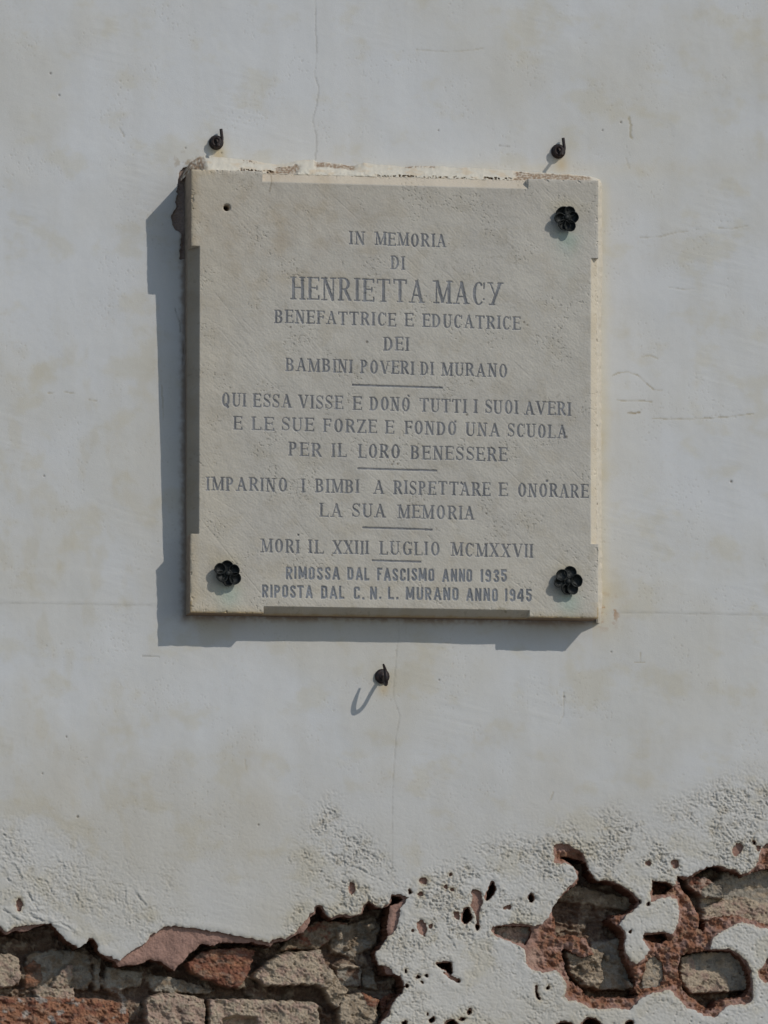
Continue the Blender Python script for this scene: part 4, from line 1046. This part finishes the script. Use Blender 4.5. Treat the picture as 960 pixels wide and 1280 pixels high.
# ------------------------------------------------------------------ metal fittings
def lathe(bm, prof, seg=24, mat=Matrix()):
    rings = []
    for r, z in prof:
        if r < 1e-6: rings.append([bm.verts.new(mat @ Vector((0, 0, z)))])
        else: rings.append([bm.verts.new(mat @ Vector((r * math.cos(2 * math.pi * k / seg), r * math.sin(2 * math.pi * k / seg), z))) for k in range(seg)])
    for a, b in zip(rings[:-1], rings[1:]):
        for k in range(seg):
            q = [a[k % len(a)], a[(k + 1) % len(a)], b[(k + 1) % len(b)], b[k % len(b)]]
            q2 = []
            for vtx in q:
                if vtx not in q2: q2.append(vtx)
            if len(q2) >= 3: bm.faces.new(q2)
def tube(bm, pts, rad, seg=12):
    pts = [Vector(p) for p in pts]; n = len(pts)
    rings = []; up = None
    for i in range(n):
        tdir = (pts[min(i + 1, n - 1)] - pts[max(i - 1, 0)]).normalized()
        if up is None: up = tdir.orthogonal().normalized()
        up = (up - tdir * up.dot(tdir)).normalized(); sd_ = tdir.cross(up)
        r = rad[i] if hasattr(rad, '__len__') else rad
        rings.append([bm.verts.new(pts[i] + (up * math.cos(2 * math.pi * k / seg) + sd_ * math.sin(2 * math.pi * k / seg)) * r) for k in range(seg)])
    for a, b in zip(rings[:-1], rings[1:]):
        for k in range(seg): bm.faces.new([a[k], a[(k + 1) % seg], b[(k + 1) % seg], b[k]])
    bm.faces.new(rings[0][::-1]); bm.faces.new(rings[-1])
def smooth_path(pts, n=8):
    P = [Vector(p) for p in pts]; P = [P[0] * 2 - P[1]] + P + [P[-1] * 2 - P[-2]]
    out = []
    for i in range(1, len(P) - 2):
        for k in range(n):
            t = k / n
            out.append(0.5 * ((2 * P[i]) + (P[i + 1] - P[i - 1]) * t + (2 * P[i - 1] - 5 * P[i] + 4 * P[i + 1] - P[i + 2]) * t * t + (3 * P[i] - P[i - 1] - 3 * P[i + 1] + P[i + 2]) * t ** 3))
    out.append(P[-2]); return out
def copy_tree(o, parent=None):
    c = o.copy(); scene.collection.objects.link(c)
    if parent: c.parent = parent
    for chd in o.children: copy_tree(chd, c)
    return c
# rosette-headed bolt: local z points out of the stone, units metres
def make_rosette(seed):
    r = np.random.RandomState(seed)
    root = empty("rosette_bolt", (0, 0, 0))
    bm = bmesh.new(); lathe(bm, [(0, -1 * S), (4.6 * S, -1 * S), (4.2 * S, 3 * S), (4.8 * S, 4.5 * S), (6.8 * S, 5.6 * S), (6.0 * S, 6.6 * S), (0, 6.6 * S)], 20); bm_obj("stem", bm, M_BRONZE, root)
    for k in range(6):
        a = 2 * math.pi * k / 6 + r.normal(0, 0.07)
        mt = (Matrix.Rotation(a, 4, 'Z') @ Matrix.Translation(((10.7 + r.normal(0, 0.6)) * S, 0, (4.4 + r.normal(0, 0.8)) * S)) @ Matrix.Rotation(r.normal(-0.16, 0.16), 4, 'Y')
              @ Matrix.Rotation(r.normal(0, 0.14), 4, 'X') @ Matrix.Diagonal((1 + r.normal(0, 0.06), 1.06 + r.normal(0, 0.07), 1 + r.normal(0, 0.15), 1.0)))
        bm = bmesh.new()
        lathe(bm, [(q * S * 0.95, z * S) for q, z in ((0, 0), (3.5, 0.4), (5.8, 1.6), (7.2, 3.4), (7.6, 5.2), (7.2, 6.2), (6.6, 5.8), (5.8, 4.2), (4.4, 2.8), (2.4, 2.2), (1.2, 2.1), (0, 2.1))], 20, mt)
        for v in bm.verts: v.co += Vector(r.normal(0, 0.00016, 3))
        bm_obj("petal", bm, M_BRONZE, root)
    bm = bmesh.new(); lathe(bm, [(q * S, z * S) for q, z in ((0, 5.5), (5.2, 6.0), (5.8, 7.6), (5.2, 8.8), (4.3, 9.0), (3.9, 8.5), (3.6, 9.8), (2.5, 11.2), (1.2, 11.8), (0, 11.9))], 20); bm_obj("boss", bm, M_BRONZE, root)
    return root
GR = "rosette bolt heads on the plaque corners"
n_pl = Vector((0, -1, 0))
tilt = math.atan(17.0 / 555.0)
for i, (cx, cy, ang, lab) in enumerate(((283.5, 717.5, 0.52, "black metal flower bolt head at the plaque's lower corner beside the RIPOSTA line"),
                                        (708.5, 727.5, 0.20, "black metal flower bolt head at the plaque's lower corner nearest the 1945 date"),
                                        (706.5, 273.0, 0.05, "black metal flower bolt head near the plaque's top edge, level above the name"))):
    o = make_rosette(31 + i)
    o.location = Vector(W(cx, cy, pl_depth(cy))) + Vector((0, 0.0006, 0))
    o.rotation_euler = (Matrix.Rotation(math.pi / 2 + tilt, 4, 'X') @ Matrix.Rotation(ang, 4, 'Z')).to_euler()
    tag(o, lab, "bolt head", GR, "thing")

# open iron hooks with round collars: local x right, y towards the wall, z up
def make_hook(path, taper):
    r = empty("wall_hook", (0, 0, 0))
    bm = bmesh.new()
    mt = Matrix.Rotation(math.pi / 2, 4, 'X')
    lathe(bm, [(q * S, z * S) for q, z in ((0, -4), (8.6, -4), (9.3, 0.5), (9.3, 2.2), (8.6, 3.4), (6.6, 4.0), (4.4, 4.2), (3.4, 5.5), (0, 5.5))], 28, mt); bm_obj("collar", bm, M_IRON, r)
    bm = bmesh.new(); pts = smooth_path([(p[0] * S, -p[1] * S, p[2] * S) for p in path])
    n = len(pts); tube(bm, pts, [S * (2.0 if taper == 0 else (2.2 + 0.5 * math.exp(-((i / n - .66) / .16) ** 2) - 1.0 * max(0, i / n - .8) / .2)) for i in range(n)]); bm_obj("hook_rod", bm, M_IRON, r)
    return r
GH = "iron hooks in the plaster round the plaque"
path_top = [(5.2, 6.5, 16.5), (6.0, 6.5, 10), (6.6, 6.5, 3), (4.5, 7, -4), (0, 7.5, -6.5), (-5, 8, -3), (-5, 8.5, 3), (0, 9.5, 5), (3.2, 11, 1), (1.5, 14, -3), (0, 19, -6), (-.5, 25, -9)]
path_low = [(0, 0, 0), (0, 9, -2.5), (-.3, 17, -6.5), (-.5, 25, -11.5), (-1, 32, -12), (-2, 38.5, -8), (-2.5, 38.5, 0), (-3, 34, 7), (-3.5, 28, 12.5)]
h1 = make_hook(path_top, 0)
h1.location = Vector(W(270, 178.5, wall_h(270, 178)))
tag(h1, "rusty black iron hook above the plaque corner with the empty bolt hole", "hook", GH, "thing")
h2 = copy_tree(h1); h2.location = Vector(W(697.5, 189.5, wall_h(697, 189)))
tag(h2, "rusty black iron hook above the plaque corner that has a flower bolt", "hook", GH, "thing")
h3 = make_hook(path_low, 1); h3.location = Vector(W(477.5, 845.5, wall_h(477, 845)))
tag(h3, "rusty black iron hook alone in the plaster below the plaque, long curled shadow", "hook", GH, "thing")

# ------------------------------------------------------------------ pavement in front of the wall
m, nt, b = nodes_of("grey_paving_stone")
tc = nt.nodes.new("ShaderNodeTexCoord"); br = nt.nodes.new("ShaderNodeTexBrick")
br.inputs["Scale"].default_value = 1.6; br.inputs["Mortar Size"].default_value = 0.008
br.inputs["Color1"].default_value = (0.15, 0.15, 0.15, 1); br.inputs["Color2"].default_value = (0.19, 0.188, 0.182, 1); br.inputs["Mortar"].default_value = (0.08, 0.08, 0.08, 1)
nt.links.new(tc.outputs["Object"], br.inputs["Vector"]); nt.links.new(br.outputs[0], b.inputs["Base Color"]); b.inputs["Roughness"].default_value = 0.8
bm = bmesh.new(); bmesh.ops.create_grid(bm, x_segments=4, y_segments=4, size=600)
pav = bm_obj("pavement", bm, m, None, False); pav["kind"] = "structure"
